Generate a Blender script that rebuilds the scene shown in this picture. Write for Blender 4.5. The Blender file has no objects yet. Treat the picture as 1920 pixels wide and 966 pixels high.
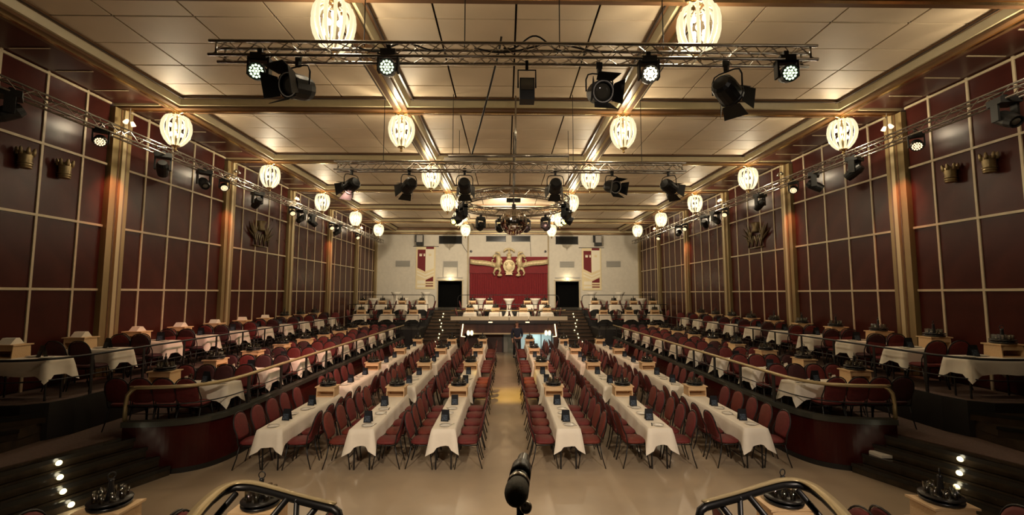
import bpy, math, random
from mathutils import Matrix, Vector
random.seed(7)
PI = math.pi
scene = bpy.context.scene
COL = scene.collection

# ------------------------------------------------------------------ camera
cam_d = bpy.data.cameras.new('camera')
cam_d.sensor_width = 36.0
cam_d.lens = 36.0 * 824.612 / 1920.0
cam_d.clip_start = 0.05
cam = bpy.data.objects.new('camera', cam_d)
COL.objects.link(cam)
cam.matrix_world = (Matrix.Translation((-0.159, 0, 3.2)) @ Matrix.Rotation(-0.0136457, 4, 'Z')
                    @ Matrix.Rotation(PI / 2 + 0.080509, 4, 'X') @ Matrix.Rotation(0.000956, 4, 'Z'))
scene.camera = cam
# ------------------------------------------------------------------ world, exposure
w = bpy.data.worlds.new('hall_ambience')
scene.world = w
w.use_nodes = True
w.node_tree.nodes['Background'].inputs[0].default_value = (1.0, 0.72, 0.45, 1)
w.node_tree.nodes['Background'].inputs[1].default_value = 0.012
scene.view_settings.view_transform = 'Standard'
scene.view_settings.look = 'None'
scene.view_settings.gamma = 1.0
scene.view_settings.use_curve_mapping = False
scene.view_settings.exposure = 0.0
scene.cycles.sample_clamp_indirect = 3.0
scene.cycles.max_bounces = 6
CHANDELIER_W = 225.0
WARM = (1.0, 0.83, 0.57)


def spot(name, loc, target, energy, color, angle, blend=0.6, size=0.06):
    d = bpy.data.lights.new(name, 'SPOT')
    d.energy = energy
    d.color = color
    d.spot_size = math.radians(angle)
    d.spot_blend = blend
    d.shadow_soft_size = size
    o = bpy.data.objects.new(name, d)
    COL.objects.link(o)
    o.location = loc
    o.rotation_euler = (Vector(target) - Vector(loc)).to_track_quat('-Z', 'Y').to_euler()
    return o


def point(name, loc, energy, color, size=0.1):
    d = bpy.data.lights.new(name, 'POINT')
    d.energy = energy
    d.color = color
    d.shadow_soft_size = size
    o = bpy.data.objects.new(name, d)
    COL.objects.link(o)
    o.location = loc
    return o


# the stage lamps that are switched on, plus an added fill on the rear wall
spot('aisle_spot', (-1.2, 12.4, 5.1), (-0.05, 14.1, 0), 1500, (1.0, 0.66, 0.12), 27, 1.0)
spot('stage_wash_right', (2.4, -1.0, 6.3), (0.9, 9.6, 0.5), 1750, (1.0, 0.83, 0.68), 62, 0.9, .15)
spot('stage_wash_left', (-2.6, -1.0, 6.3), (-1.1, 9.6, 0.5), 1650, (1.0, 0.81, 0.60), 62, 0.9, .15)
spot('rose_wash_left', (-3.7, 9.9, 5.5), (-7.2, 14.0, 1.5), 1100, (1.0, 0.52, 0.40), 88, 0.9)
spot('rose_wash_floor', (0.9, 12.6, 5.5), (0.3, 19.0, 0.5), 500, (1.0, 0.55, 0.42), 75, 0.9)
spot('rose_wash_right', (2.6, 12.0, 5.8), (3.0, 18.0, 0.6), 260, (1.0, 0.5, 0.42), 70, 0.9)
spot('wall_wash', (0.0, 20.0, 7.2), (0.0, 31.7, 4.4), 2900, (1.0, 0.85, 0.64), 110, 0.9)  # added fill that brightens the rear wall, no fixture hangs here


# ------------------------------------------------------------------ materials
MATS = {}


def mat(name, col, rough=0.6, metal=0.0, var=0.0, scale=8.0, bump=0.0, bscale=40.0, emit=None, es=0.0, stretch=None,
        spec=0.5, col2=None, coat=0.0):
    m = bpy.data.materials.new(name)
    m.use_nodes = True
    nt = m.node_tree
    b = nt.nodes['Principled BSDF']
    b.inputs['Base Color'].default_value = (*col, 1)
    b.inputs['Roughness'].default_value = rough
    b.inputs['Metallic'].default_value = metal
    b.inputs['Specular IOR Level'].default_value = spec
    b.inputs['Coat Weight'].default_value = coat
    if emit:
        b.inputs['Emission Color'].default_value = (*emit, 1)
        b.inputs['Emission Strength'].default_value = es
        m.cycles.emission_sampling = 'NONE'
    if var > 0 or col2 or bump > 0:
        tc = nt.nodes.new('ShaderNodeTexCoord')
        mp = nt.nodes.new('ShaderNodeMapping')
        nt.links.new(tc.outputs['Object'], mp.inputs[0])
        if stretch:
            mp.inputs['Scale'].default_value = stretch
    if var > 0 or col2:
        n = nt.nodes.new('ShaderNodeTexNoise')
        n.inputs['Scale'].default_value = scale
        n.inputs['Detail'].default_value = 4
        nt.links.new(mp.outputs[0], n.inputs['Vector'])
        r = nt.nodes.new('ShaderNodeValToRGB')
        c2 = col2 if col2 else tuple(c * (1 - var) for c in col)
        c1 = col if col2 else tuple(min(1, c * (1 + var)) for c in col)
        r.color_ramp.elements[0].color = (*c2, 1)
        r.color_ramp.elements[1].color = (*c1, 1)
        r.color_ramp.elements[0].position = 0.32
        r.color_ramp.elements[1].position = 0.68
        nt.links.new(n.outputs[0], r.inputs[0])
        nt.links.new(r.outputs[0], b.inputs['Base Color'])
    if bump > 0:
        n2 = nt.nodes.new('ShaderNodeTexNoise')
        n2.inputs['Scale'].default_value = bscale
        nt.links.new(mp.outputs[0], n2.inputs['Vector'])
        bp = nt.nodes.new('ShaderNodeBump')
        bp.inputs['Strength'].default_value = bump
        bp.inputs['Distance'].default_value = 0.01
        nt.links.new(n2.outputs[0], bp.inputs['Height'])
        nt.links.new(bp.outputs[0], b.inputs['Normal'])
    MATS[name] = m
    return m


mat('floor_lino', (.40, .31, .21), .28, var=.16, scale=.7, bump=.04, bscale=3, spec=.5)
mat('carpet', (.10, .06, .045), .9, var=.2, scale=30, bump=.3, bscale=200)
mat('ceiling_panel', (.60, .48, .335), .55, var=.05, scale=1.2, bump=.02, bscale=60)
mat('ceiling_dark', (.03, .02, .015), .9)
mat('beam_beige', (.50, .42, .25), .4, var=.08, scale=3)
mat('beam_brown', (.13, .066, .030), .28, var=.2, scale=4, stretch=(1, .2, 1))
mat('brass', (.80, .60, .30), .22, 1.0, var=.08, scale=6)
mat('soffit', (.060, .018, .012), .32, var=.15, scale=2, spec=.25)
mat('wall_panel', (.050, .011, .008), .27, var=.18, scale=2.2, bump=.03, bscale=4, spec=.16)
mat('wall_backing', (.03, .012, .01), .7)
mat('mullion', (.50, .41, .27), .45, var=.06)
mat('pillar_gold', (.26, .19, .085), .38, .25, var=.15, scale=5, stretch=(1, 1, .1))
mat('pillar_edge', (.50, .41, .24), .35, .25)
mat('terrace_red', (.050, .006, .005), .25, var=.2, scale=1.5, spec=.3)
mat('black_gloss', (.012, .012, .011), .18)
mat('ledge_grey', (.050, .050, .040), .28)
mat('black_satin', (.014, .013, .012), .42)
mat('step_tread', (.042, .030, .019), .13, var=.25, scale=6)
mat('black_metal', (.013, .012, .012), .38, .2)
mat('cloth', (.80, .73, .61), .85, var=.03, scale=6, bump=.08, bscale=120)
mat('fabric_red', (.12, .011, .010), .7, var=.18, scale=18, bump=.1, bscale=200)
mat('fabric_rust', (.13, .017, .008), .7, var=.18, scale=18, bump=.1, bscale=200)
mat('fabric_dark', (.045, .006, .008), .7, var=.2, scale=18)
mat('pine', (.80, .57, .33), .5, col2=(.70, .46, .23), scale=5, stretch=(1, 12, 12))
mat('carrier', (.014, .013, .013), .3)
mat('plate', (.82, .78, .70), .2)
mat('steel', (.60, .57, .52), .25, 1.0)
mat('card', (.010, .011, .014), .6, spec=.15)
mat('card_print', (.07, .09, .12), .6, col2=(.010, .014, .02), scale=30, spec=.15)
mat('paper', (.84, .78, .66), .8)
mat('aluminium', (.42, .39, .35), .24, .9, var=.06)
mat('rail_brass', (.50, .39, .21), .38, .55)
mat('mic_body', (.06, .06, .055), .28, .3)
mat('lamp_black', (.007, .007, .007), .45, spec=.3)
mat('lamp_glass', (.05, .045, .035), .08, coat=.5)
mat('led_on', (.8, .9, .6), .4, emit=(.78, 1.0, .62), es=2.2)
mat('led_hot', (1, .9, .7), .4, emit=(1.0, .86, .52), es=14)
mat('led_warm', (1, .8, .5), .4, emit=(1.0, .72, .42), es=2.0)
mat('led_yellow', (1, .9, .2), .4, emit=(1.0, .85, .12), es=14)
mat('led_red', (1, .3, .2), .4, emit=(1.0, .25, .12), es=5)
mat('crystal', (.02, .018, .012), .12, emit=(1.0, .84, .50), es=1.08)  # strands emit in place of light that crystal would refract from the bulbs
mat('bulb', (1, .9, .7), .3, emit=(1.0, .85, .52), es=9)
mat('wall_white', (.62, .57, .48), .8, var=.04, scale=5)
mat('grey_grille', (.36, .34, .31), .6)
mat('door_dark', (.002, .002, .002), .9, spec=.1)  # near-black colour stands for the shade inside the rear doorways
mat('stair_wood', (.055, .033, .018), .3, var=.25, scale=5)
mat('hatch_glass', (.012, .013, .014), .15)
mat('curtain', (.17, .006, .010), .75, var=.12, scale=6)
mat('gilt', (.56, .45, .25), .45, .15, var=.2, scale=9, bump=.3, bscale=25)
mat('banner_cream', (.74, .62, .38), .8)
mat('banner_pale', (.80, .73, .58), .8)
mat('banner_red', (.15, .012, .016), .8)
mat('bronze_dark', (.10, .07, .03), .35, .6, var=.3, scale=10)
mat('antique_brass', (.30, .23, .12), .4, .7, var=.3, scale=10)
mat('mirror', (.82, .78, .74), .06, 1.0)
mat('wood_dark', (.055, .018, .010), .4, var=.3, scale=4, stretch=(1, 1, .15))
mat('panel_grey', (.30, .29, .24), .5)
mat('fascia_white', (.66, .58, .42), .6)
mat('lit_glass', (.3, .4, .4), .3, emit=(.62, .80, .76), es=.42)
mat('strip_light', (1, .9, .6), .4, emit=(1.0, .85, .45), es=2.4)
mat('skin', (.42, .22, .15), .55)
mat('navy', (.012, .016, .035), .8)
mat('trousers', (.010, .010, .013), .8)
mat('hair', (.06, .035, .02), .7)
mat('mic_grey', (.09, .085, .065), .55, .2, bump=.4, bscale=900)
mat('cable', (.012, .010, .009), .5)

g = bpy.data.materials.new('thin_glass')
g.use_nodes = True
nt = g.node_tree
nt.nodes.clear()
o_ = nt.nodes.new('ShaderNodeOutputMaterial')
mx = nt.nodes.new('ShaderNodeMixShader')
tr = nt.nodes.new('ShaderNodeBsdfTransparent')
gl = nt.nodes.new('ShaderNodeBsdfGlossy')
tr.inputs[0].default_value = (.66, .64, .60, 1)
gl.inputs[0].default_value = (.9, .87, .8, 1)
gl.inputs['Roughness'].default_value = .08
mx.inputs[0].default_value = .10
nt.links.new(tr.outputs[0], mx.inputs[1])
nt.links.new(gl.outputs[0], mx.inputs[2])
nt.links.new(mx.outputs[0], o_.inputs[0])
MATS['thin_glass'] = g

# white painted brickwork of the rear wall
m = MATS['wall_white']
nt = m.node_tree
bk = nt.nodes.new('ShaderNodeTexBrick')
tc = nt.nodes.new('ShaderNodeTexCoord')
mp = nt.nodes.new('ShaderNodeMapping')
mp.inputs['Rotation'].default_value = (PI / 2, 0, 0)
nt.links.new(tc.outputs['Object'], mp.inputs[0])
nt.links.new(mp.outputs[0], bk.inputs['Vector'])
bk.inputs['Scale'].default_value = 4
bk.inputs['Mortar Size'].default_value = .012
bk.inputs['Color1'].default_value = bk.inputs['Color2'].default_value = (1, 1, 1, 1)
bk.inputs['Mortar'].default_value = (0, 0, 0, 1)
bp = nt.nodes.new('ShaderNodeBump')
bp.inputs['Strength'].default_value = .4
bp.inputs['Distance'].default_value = .006
nt.links.new(bk.outputs[0], bp.inputs['Height'])
nt.links.new(bp.outputs[0], nt.nodes['Principled BSDF'].inputs['Normal'])


# ------------------------------------------------------------------ mesh helpers
class MB:
    def __init__(s, xf=None):
        s.v = []
        s.f = []
        s.xf = xf

    def add(s, vs, fs):
        n = len(s.v)
        for p in vs:
            p = Vector(p)
            s.v.append(tuple(s.xf @ p) if s.xf else tuple(p))
        s.f += [tuple(i + n for i in q) for q in fs]
        return s

    def box(s, c, d, rz=0):
        x, y, z = d[0] / 2, d[1] / 2, d[2] / 2
        ca, sa = math.cos(rz), math.sin(rz)
        vs = []
        for a, b, e in ((-1, -1, -1), (1, -1, -1), (1, 1, -1), (-1, 1, -1), (-1, -1, 1), (1, -1, 1), (1, 1, 1), (-1, 1, 1)):
            px, py = a * x, b * y
            vs.append((c[0] + px * ca - py * sa, c[1] + px * sa + py * ca, c[2] + e * z))
        return s.add(vs, [(0, 3, 2, 1), (4, 5, 6, 7), (0, 1, 5, 4), (1, 2, 6, 5), (2, 3, 7, 6), (3, 0, 4, 7)])

    def bb(s, x0, x1, y0, y1, z0, z1):
        return s.box(((x0 + x1) / 2, (y0 + y1) / 2, (z0 + z1) / 2), (abs(x1 - x0), abs(y1 - y0), abs(z1 - z0)))

    def tube(s, pts, r, n=6, closed=False, flat=None):
        pts = [Vector(p) for p in pts]
        N = len(pts)
        rs = r if isinstance(r, (list, tuple)) else [r] * N
        vs = []
        prev = None
        for i, p in enumerate(pts):
            if closed:
                t = pts[(i + 1) % N] - pts[i - 1]
            else:
                t = pts[min(i + 1, N - 1)] - pts[max(i - 1, 0)]
            t.normalize()
            if prev is None:
                a = Vector((0, 0, 1)) if abs(t.z) < .9 else Vector((1, 0, 0))
                u = t.cross(a).normalized()
            else:
                u = (prev - t * prev.dot(t))
                u = u.normalized() if u.length > 1e-6 else t.orthogonal().normalized()
            prev = u
            vv = t.cross(u)
            for k in range(n):
                an = 2 * PI * k / n + PI / n
                fl = flat if flat else 1
                vs.append(p + u * (math.cos(an) * rs[i]) + vv * (math.sin(an) * rs[i] * fl))
        fs = []
        for i in range(N if closed else N - 1):
            j = (i + 1) % N
            for k in range(n):
                l = (k + 1) % n
                fs.append((i * n + k, i * n + l, j * n + l, j * n + k))
        if not closed:
            fs.append(tuple(range(n - 1, -1, -1)))
            fs.append(tuple((N - 1) * n + k for k in range(n)))
        return s.add(vs, fs)

    def lathe(s, prof, n=16, c=(0, 0, 0), axis='Z'):
        vs = []
        for r, z in prof:
            for k in range(n):
                a = 2 * PI * k / n
                p = (r * math.cos(a), r * math.sin(a), z)
                if axis == 'Y':
                    p = (p[0], p[2], p[1])
                vs.append((c[0] + p[0], c[1] + p[1], c[2] + p[2]))
        fs = []
        for i in range(len(prof) - 1):
            for k in range(n):
                l = (k + 1) % n
                q = (i * n + k, i * n + l, (i + 1) * n + l, (i + 1) * n + k)
                fs.append(q if axis == 'Z' else q[::-1])
        if prof[0][0] > 1e-5:
            fs.append(tuple(range(n))[::-1] if axis == 'Z' else tuple(range(n)))
        if prof[-1][0] > 1e-5:
            q = tuple((len(prof) - 1) * n + k for k in range(n))
            fs.append(q if axis == 'Z' else q[::-1])
        return s.add(vs, fs)

    def prism(s, poly, z0, z1, plane='XY', off=0):
        n = len(poly)
        area = sum(poly[i][0] * poly[(i + 1) % n][1] - poly[(i + 1) % n][0] * poly[i][1] for i in range(n))
        if area < 0:
            poly = poly[::-1]
        lo, hi = [], []
        for a, b in poly:
            if plane == 'XY':
                lo.append((a, b, z0)); hi.append((a, b, z1))
            elif plane == 'XZ':
                lo.append((a, z0, b)); hi.append((a, z1, b))
            else:
                lo.append((z0, a, b)); hi.append((z1, a, b))
        fs = [tuple(range(n))[::-1], tuple(range(n, 2 * n))]
        fs += [(i, (i + 1) % n, n + (i + 1) % n, n + i) for i in range(n)]
        if plane == 'XZ':
            fs = [q[::-1] for q in fs]
        return s.add(lo + hi, fs)

    def rings(s, rings, cap=True):
        n = len(rings[0])
        vs = [p for r in rings for p in r]
        fs = []
        for i in range(len(rings) - 1):
            for k in range(n):
                l = (k + 1) % n
                fs.append((i * n + k, i * n + l, (i + 1) * n + l, (i + 1) * n + k))
        if cap:
            fs.append(tuple(range(n))[::-1])
            fs.append(tuple((len(rings) - 1) * n + k for k in range(n)))
        return s.add(vs, fs)

    def ball(s, c, r, n=10, m=6, sc=(1, 1, 1)):
        prof = [(max(1e-6, math.sin(PI * i / m)), -math.cos(PI * i / m)) for i in range(m + 1)]
        vs, fs = [], []
        for a, z in prof:
            for k in range(n):
                t = 2 * PI * k / n
                vs.append((c[0] + r * sc[0] * a * math.cos(t), c[1] + r * sc[1] * a * math.sin(t), c[2] + r * sc[2] * z))
        for i in range(m):
            for k in range(n):
                l = (k + 1) % n
                fs.append((i * n + k, i * n + l, (i + 1) * n + l, (i + 1) * n + k))
        return s.add(vs, fs)

    def mesh(s, name, material, smooth=False):
        me = bpy.data.meshes.new(name)
        me.from_pydata(s.v, [], s.f)
        me.materials.append(MATS[material])
        if smooth:
            me.polygons.foreach_set('use_smooth', [True] * len(me.polygons))
        me.update()
        return me


def obj(name, me, parent=None, loc=(0, 0, 0), rot=(0, 0, 0), kind=None, label=None, scale=None):
    o = bpy.data.objects.new(name, me)
    COL.objects.link(o)
    o.location = loc
    o.rotation_euler = rot
    if scale:
        o.scale = scale
    if parent:
        o.parent = parent
    if kind:
        o['kind'] = kind
    if label:
        o['label'] = label
    return o


def tag(o, label, cat, group=None, kind=None):
    o['label'] = label
    o['category'] = cat
    if group:
        o['group'] = group
    if kind:
        o['kind'] = kind
    return o


def thing(name, label, cat, loc=(0, 0, 0), rz=0.0, group=None, kind=None):
    o = bpy.data.objects.new(name, None)
    o.empty_display_size = .1
    COL.objects.link(o)
    o.location = loc
    o.rotation_euler = (0, 0, rz)
    return tag(o, label, cat, group, kind)


def solo(name, me, label, cat, loc=(0, 0, 0), rot=(0, 0, 0), group=None, kind=None):
    return tag(obj(name, me, None, loc, rot), label, cat, group, kind)


def arc(c, r, a0, a1, n, z=None):
    out = []
    for i in range(n + 1):
        a = math.radians(a0 + (a1 - a0) * i / n)
        p = (c[0] + r * math.cos(a), c[1] + r * math.sin(a))
        out.append(p if z is None else (p[0], p[1], z))
    return out


ORD = ['first', 'second', 'third', 'fourth', 'fifth', 'sixth', 'seventh', 'eighth', 'ninth', 'tenth', 'eleventh', 'twelfth',
       'thirteenth']
SIDE = {-1: 'left', 1: 'right'}
ROWY = [6.236 + 4.25 * k for k in range(7)]
BX = [-8.153, -2.713, 2.713, 8.153]
YB = 31.74
T1, T2, T3, T4 = .66, 1.28, 1.75, 2.15

# ================================================================== SETTING
# ---- floor
solo('floor', MB().bb(-9.8, 9.8, -2.5, 24.3, -.1, 0).mesh('floor', 'floor_lino'),
     'beige linoleum floor of the hall between the terraces', 'floor', kind='structure')
# ---- ceiling: slab, coffers with single panels
solo('ceiling', MB().bb(-9.8, 9.8, -1.0, 32.0, 7.99, 8.1).mesh('ceiling_slab', 'ceiling_dark'),
     'dark ceiling slab above the coffer panels', 'ceiling', kind='structure')
solo('ceiling_field', MB().bb(-7.85, 7.85, -1.0, 5.9, 7.86, 7.9).mesh('ceiling_field', 'ceiling_panel'),
     'beige ceiling field over the stage front', 'ceiling', kind='structure')
CW = [1.06, 1.36, 1.36, 1.06]
CD = [.61, .81, .81, .81, .61]
pan = {}
coln = ['left', 'middle', 'right']
for r in range(6):
    for c in range(3):
        x0 = (BX[c] + BX[c + 1]) / 2
        y0 = ROWY[r] + 2.125
        if r == 5:
            pass
        root = thing('ceiling', f'{coln[c]} beige panelled ceiling coffer, {ORD[r]} row from the stage', 'ceiling', (x0, y0, 7.85), kind='structure')
        xx = -sum(CW) / 2
        for i, cw in enumerate(CW):
            yy = -sum(CD) / 2
            for j, cd in enumerate(CD):
                key = (cw, cd)
                if key not in pan:
                    pan[key] = MB().box((0, 0, 0), (cw - .036, cd - .030, .03)).mesh('panel', 'ceiling_panel')
                obj('panel', pan[key], root, (xx + cw / 2, yy + cd / 2, .015 + random.uniform(-.004, .004)))
                yy += cd
            xx += cw
# ---- ceiling beams


def beam(label, length, axis, loc, short=False):
    root = thing('ceiling_beam', label, 'beam', loc, 0 if axis == 'Y' else PI / 2, kind='structure')
    L = length / 2
    prof = [('fascia', .32, .70, .205, 'beam_brown'), ('cove', .26, .60, .07, 'beam_beige'), ('rib', .15, .10, .02, 'beam_brown'),
            ('strip', .035, .02, 0, 'brass')]
    zs = [(.21, .42), (.075, .21), (.02, .075), (-.005, .02)]
    ws = [.32, .265, .16, .035]
    ms = ['beam_brown', 'beam_beige', 'beam_brown', 'brass']
    nm = ['fascia', 'cove', 'rib', 'strip']
    for i in range(4):
        if short and i == 0:
            continue
        wd = ws[i] * (.75 if short else 1)
        mb = MB()
        if i == 1:   # sloping cove
            mb.add([(-wd * .82, -L, zs[i][0]), (wd * .82, -L, zs[i][0]), (wd, -L, zs[i][1]), (-wd, -L, zs[i][1]),
                    (-wd * .82, L, zs[i][0]), (wd * .82, L, zs[i][0]), (wd, L, zs[i][1]), (-wd, L, zs[i][1])],
                   [(0, 1, 2, 3), (7, 6, 5, 4), (0, 4, 5, 1), (1, 5, 6, 2), (3, 2, 6, 7), (0, 3, 7, 4)])
        else:
            mb.bb(-wd, wd, -L, L, *zs[i])
        obj(nm[i], mb.mesh(nm[i], ms[i]), root)
    for sx in (-1, 1):
        obj('edge_strip', MB().bb(sx * .325 - .012, sx * .325 + .012, -L, L, .20, .215).mesh('edge_strip', 'ceiling_dark'), root) if not short else None


bn = ['outer left', 'inner left', 'inner right', 'outer right']
for i, x in enumerate(BX):
    beam(f'{bn[i]} ceiling beam running the length of the hall', YB + .6, 'Y', (x, (YB - .6) / 2, 7.585))
for k, y in enumerate([1.986] + ROWY[:6]):
    beam(f'cross ceiling beam above the {ORD[k]} chandelier row' if k else 'cross ceiling beam over the stage front', 16.3 + .6, 'X', (0, y, 7.586))
    for s in (-1, 1):
        beam(f'short cross beam joining {SIDE[s]} wall pillar {ORD[k]} from the stage', 1.25, 'X', (s * 8.98, y, 7.60), short=True)
beam('cross beam along the top of the rear wall', 18.9, 'X', (0, YB - .28, 7.45))
# ---- soffits beside the outer beams
for s in (-1, 1):
    r = thing('ceiling_soffit', f'dark red lowered soffit along the {SIDE[s]} wall', 'ceiling', (0, 0, 0), kind='structure')
    obj('board', MB().bb(s * 8.36, s * 9.62, -1, YB, 7.72, 7.78).mesh('board', 'soffit'), r)
    sm = MB().box((0, 0, 0), (.75, .03, .012)).mesh('seam_strip', 'mullion')
    for k in range(30):
        y = 6.236 + .85 * k
        if abs((y - 6.236) % 4.25) > .1 and abs((y - 6.236) % 4.25 - 4.25) > .1 and y < YB - .3:
            obj('seam_strip', sm, r, (s * 9.0, y, 7.715))
# ---- side walls: every panel and glazing-bar-like strip is a piece
HZ = [3.27, 4.745, 6.20, 7.67]
for s in (-1, 1):
    nm = 'wall_' + SIDE[s]
    root = thing(nm, f'{SIDE[s]} side wall of dark red panels framed by cream strips', 'wall', (s * 9.55, 0, 0), kind='structure')
    obj('backing', MB().bb(0, s * .2, -1, YB + .2, 0, 8).mesh('backing', 'wall_backing'), root)
    vmesh = MB().box((0, 0, 0), (.05, .045, 6.45)).mesh('upright_strip', 'mullion')
    cache = {}
    for b in range(6):
        ys = [ROWY[b] + .26] + [ROWY[b] + .85 * k for k in (1, 2, 3, 4)] + [ROWY[b] + 4.25 - .26]
        for k in (1, 2, 3, 4):
            obj('upright_strip', vmesh, root, (-s * .025, ys[k], 1.28 + 3.225))
        for z in HZ:
            if 'h' not in cache:
                cache['h'] = MB().box((0, 0, 0), (.054, 4.25 - .54, .05)).mesh('cross_strip', 'mullion')
            obj('cross_strip', cache['h'], root, (-s * .027, ROWY[b] + 2.125, z))
        zz = [1.28] + HZ
        for i in range(5):
            for j in range(4):
                key = (round(ys[i + 1] - ys[i], 2), j)
                if key not in cache:
                    cache[key] = MB().box((0, 0, 0), (.03, ys[i + 1] - ys[i] - .05, zz[j + 1] - zz[j] - .055)).mesh('panel', 'wall_panel')
                obj('panel', cache[key], root, (-s * .012, (ys[i] + ys[i + 1]) / 2, (zz[j] + zz[j + 1]) / 2),
                    (0, random.uniform(-.002, .002), random.uniform(-.003, .003)))
    # pillars
    pb = MB().box((0, 0, 0), (.16, .5, 7.6)).mesh('shaft', 'pillar_gold')
    pr = MB().box((0, 0, 0), (.05, .10, 7.6)).mesh('rib', 'pillar_edge')
    pg = MB().box((0, 0, 0), (.03, .035, 7.6)).mesh('flute', 'beam_brown')
    for k in range(1, 7):
        p = thing('pillar', f'gold fluted wall pillar, {ORD[k - 1]} from the stage on the {SIDE[s]} wall', 'pillar', (s * 9.5, ROWY[k] if k < 6 else YB - .22, 3.8), kind='structure')
        obj('shaft', pb, p)
        obj('rib', pr, p, (-s * .10, .02, 0))
        obj('flute', pg, p, (-s * .075, -.07, 0))
        obj('flute', pg, p, (-s * .075, .13, 0))
# ---- rear wall
wb = MB()
DX = [(-5.06, -3.3), (3.39, 5.13)]
wb.bb(-9.7, -5.06, YB, YB + .2, 0, 8).bb(-3.3, 3.39, YB, YB + .2, 0, 8).bb(5.13, 9.7, YB, YB + .2, 0, 8)
wb.bb(-5.06, -3.3, YB, YB + .2, 4.06, 8).bb(3.39, 5.13, YB, YB + .2, 4.04, 8)
wb.bb(-5.06, -3.3, YB, YB + .2, 0, T4).bb(3.39, 5.13, YB, YB + .2, 0, T4)
solo('wall_back', wb.mesh('wall_back', 'wall_white'), 'white painted brick rear wall with two dark doorways', 'wall', kind='structure')
for i, (a, b) in enumerate(DX):
    d = thing(f'door_{i + 1}', f'dark open doorway in rear wall, {"left" if i == 0 else "right"} of the red curtain', 'doorway', ((a + b) / 2, YB, T4), kind='structure')
    wd = b - a
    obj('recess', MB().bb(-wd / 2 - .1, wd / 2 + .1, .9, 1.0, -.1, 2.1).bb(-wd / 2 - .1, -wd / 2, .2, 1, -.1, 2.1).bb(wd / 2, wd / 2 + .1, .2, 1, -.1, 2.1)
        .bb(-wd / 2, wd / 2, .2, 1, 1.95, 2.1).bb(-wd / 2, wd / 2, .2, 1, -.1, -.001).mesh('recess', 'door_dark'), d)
    for sx in (-1, 1):
        obj('jamb', MB().bb(-.04, .04, -.03, .05, 0, 1.93).mesh('jamb', 'mullion'), d, (sx * (wd / 2 + .02), 0, 0))
    obj('lintel', MB().bb(-wd / 2 - .1, wd / 2 + .1, -.06, .05, 1.93, 2.0).mesh('lintel', 'mullion'), d)
solo('rear_cornice', MB().bb(-9.4, 9.4, YB - .12, YB, 7.40, 7.62).mesh('rear_cornice', 'beam_brown'),
     'brown cornice strip along the top of the white rear wall', 'trim', kind='structure')

# ---- terraces


def wallpath(s):
    pts = [(-5.5, 23.3), (-5.5, 16), (-5.5, 11), (-5.5, 9.6), (-5.51, 9.1), (-5.56, 8.75), (-5.68, 8.47), (-5.88, 8.28), (-6.15, 8.17), (-6.5, 8.11), (-6.9, 8.08)]
    return [(x * -s, y) for x, y in pts]


def offset(path, d):
    out = []
    for i, p in enumerate(path):
        a = Vector(path[max(i - 1, 0)]); b = Vector(path[min(i + 1, len(path) - 1)])
        t = (b - a).normalized()
        n = Vector((-t.y, t.x))
        out.append((p[0] + n.x * d, p[1] + n.y * d))
    return out


def wallstrip(path, t0, t1, z0, z1, name, m):
    A, B = offset(path, t0), offset(path, t1)
    poly = A + B[::-1]
    return MB().prism(poly, z0, z1).mesh(name, m)


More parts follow.
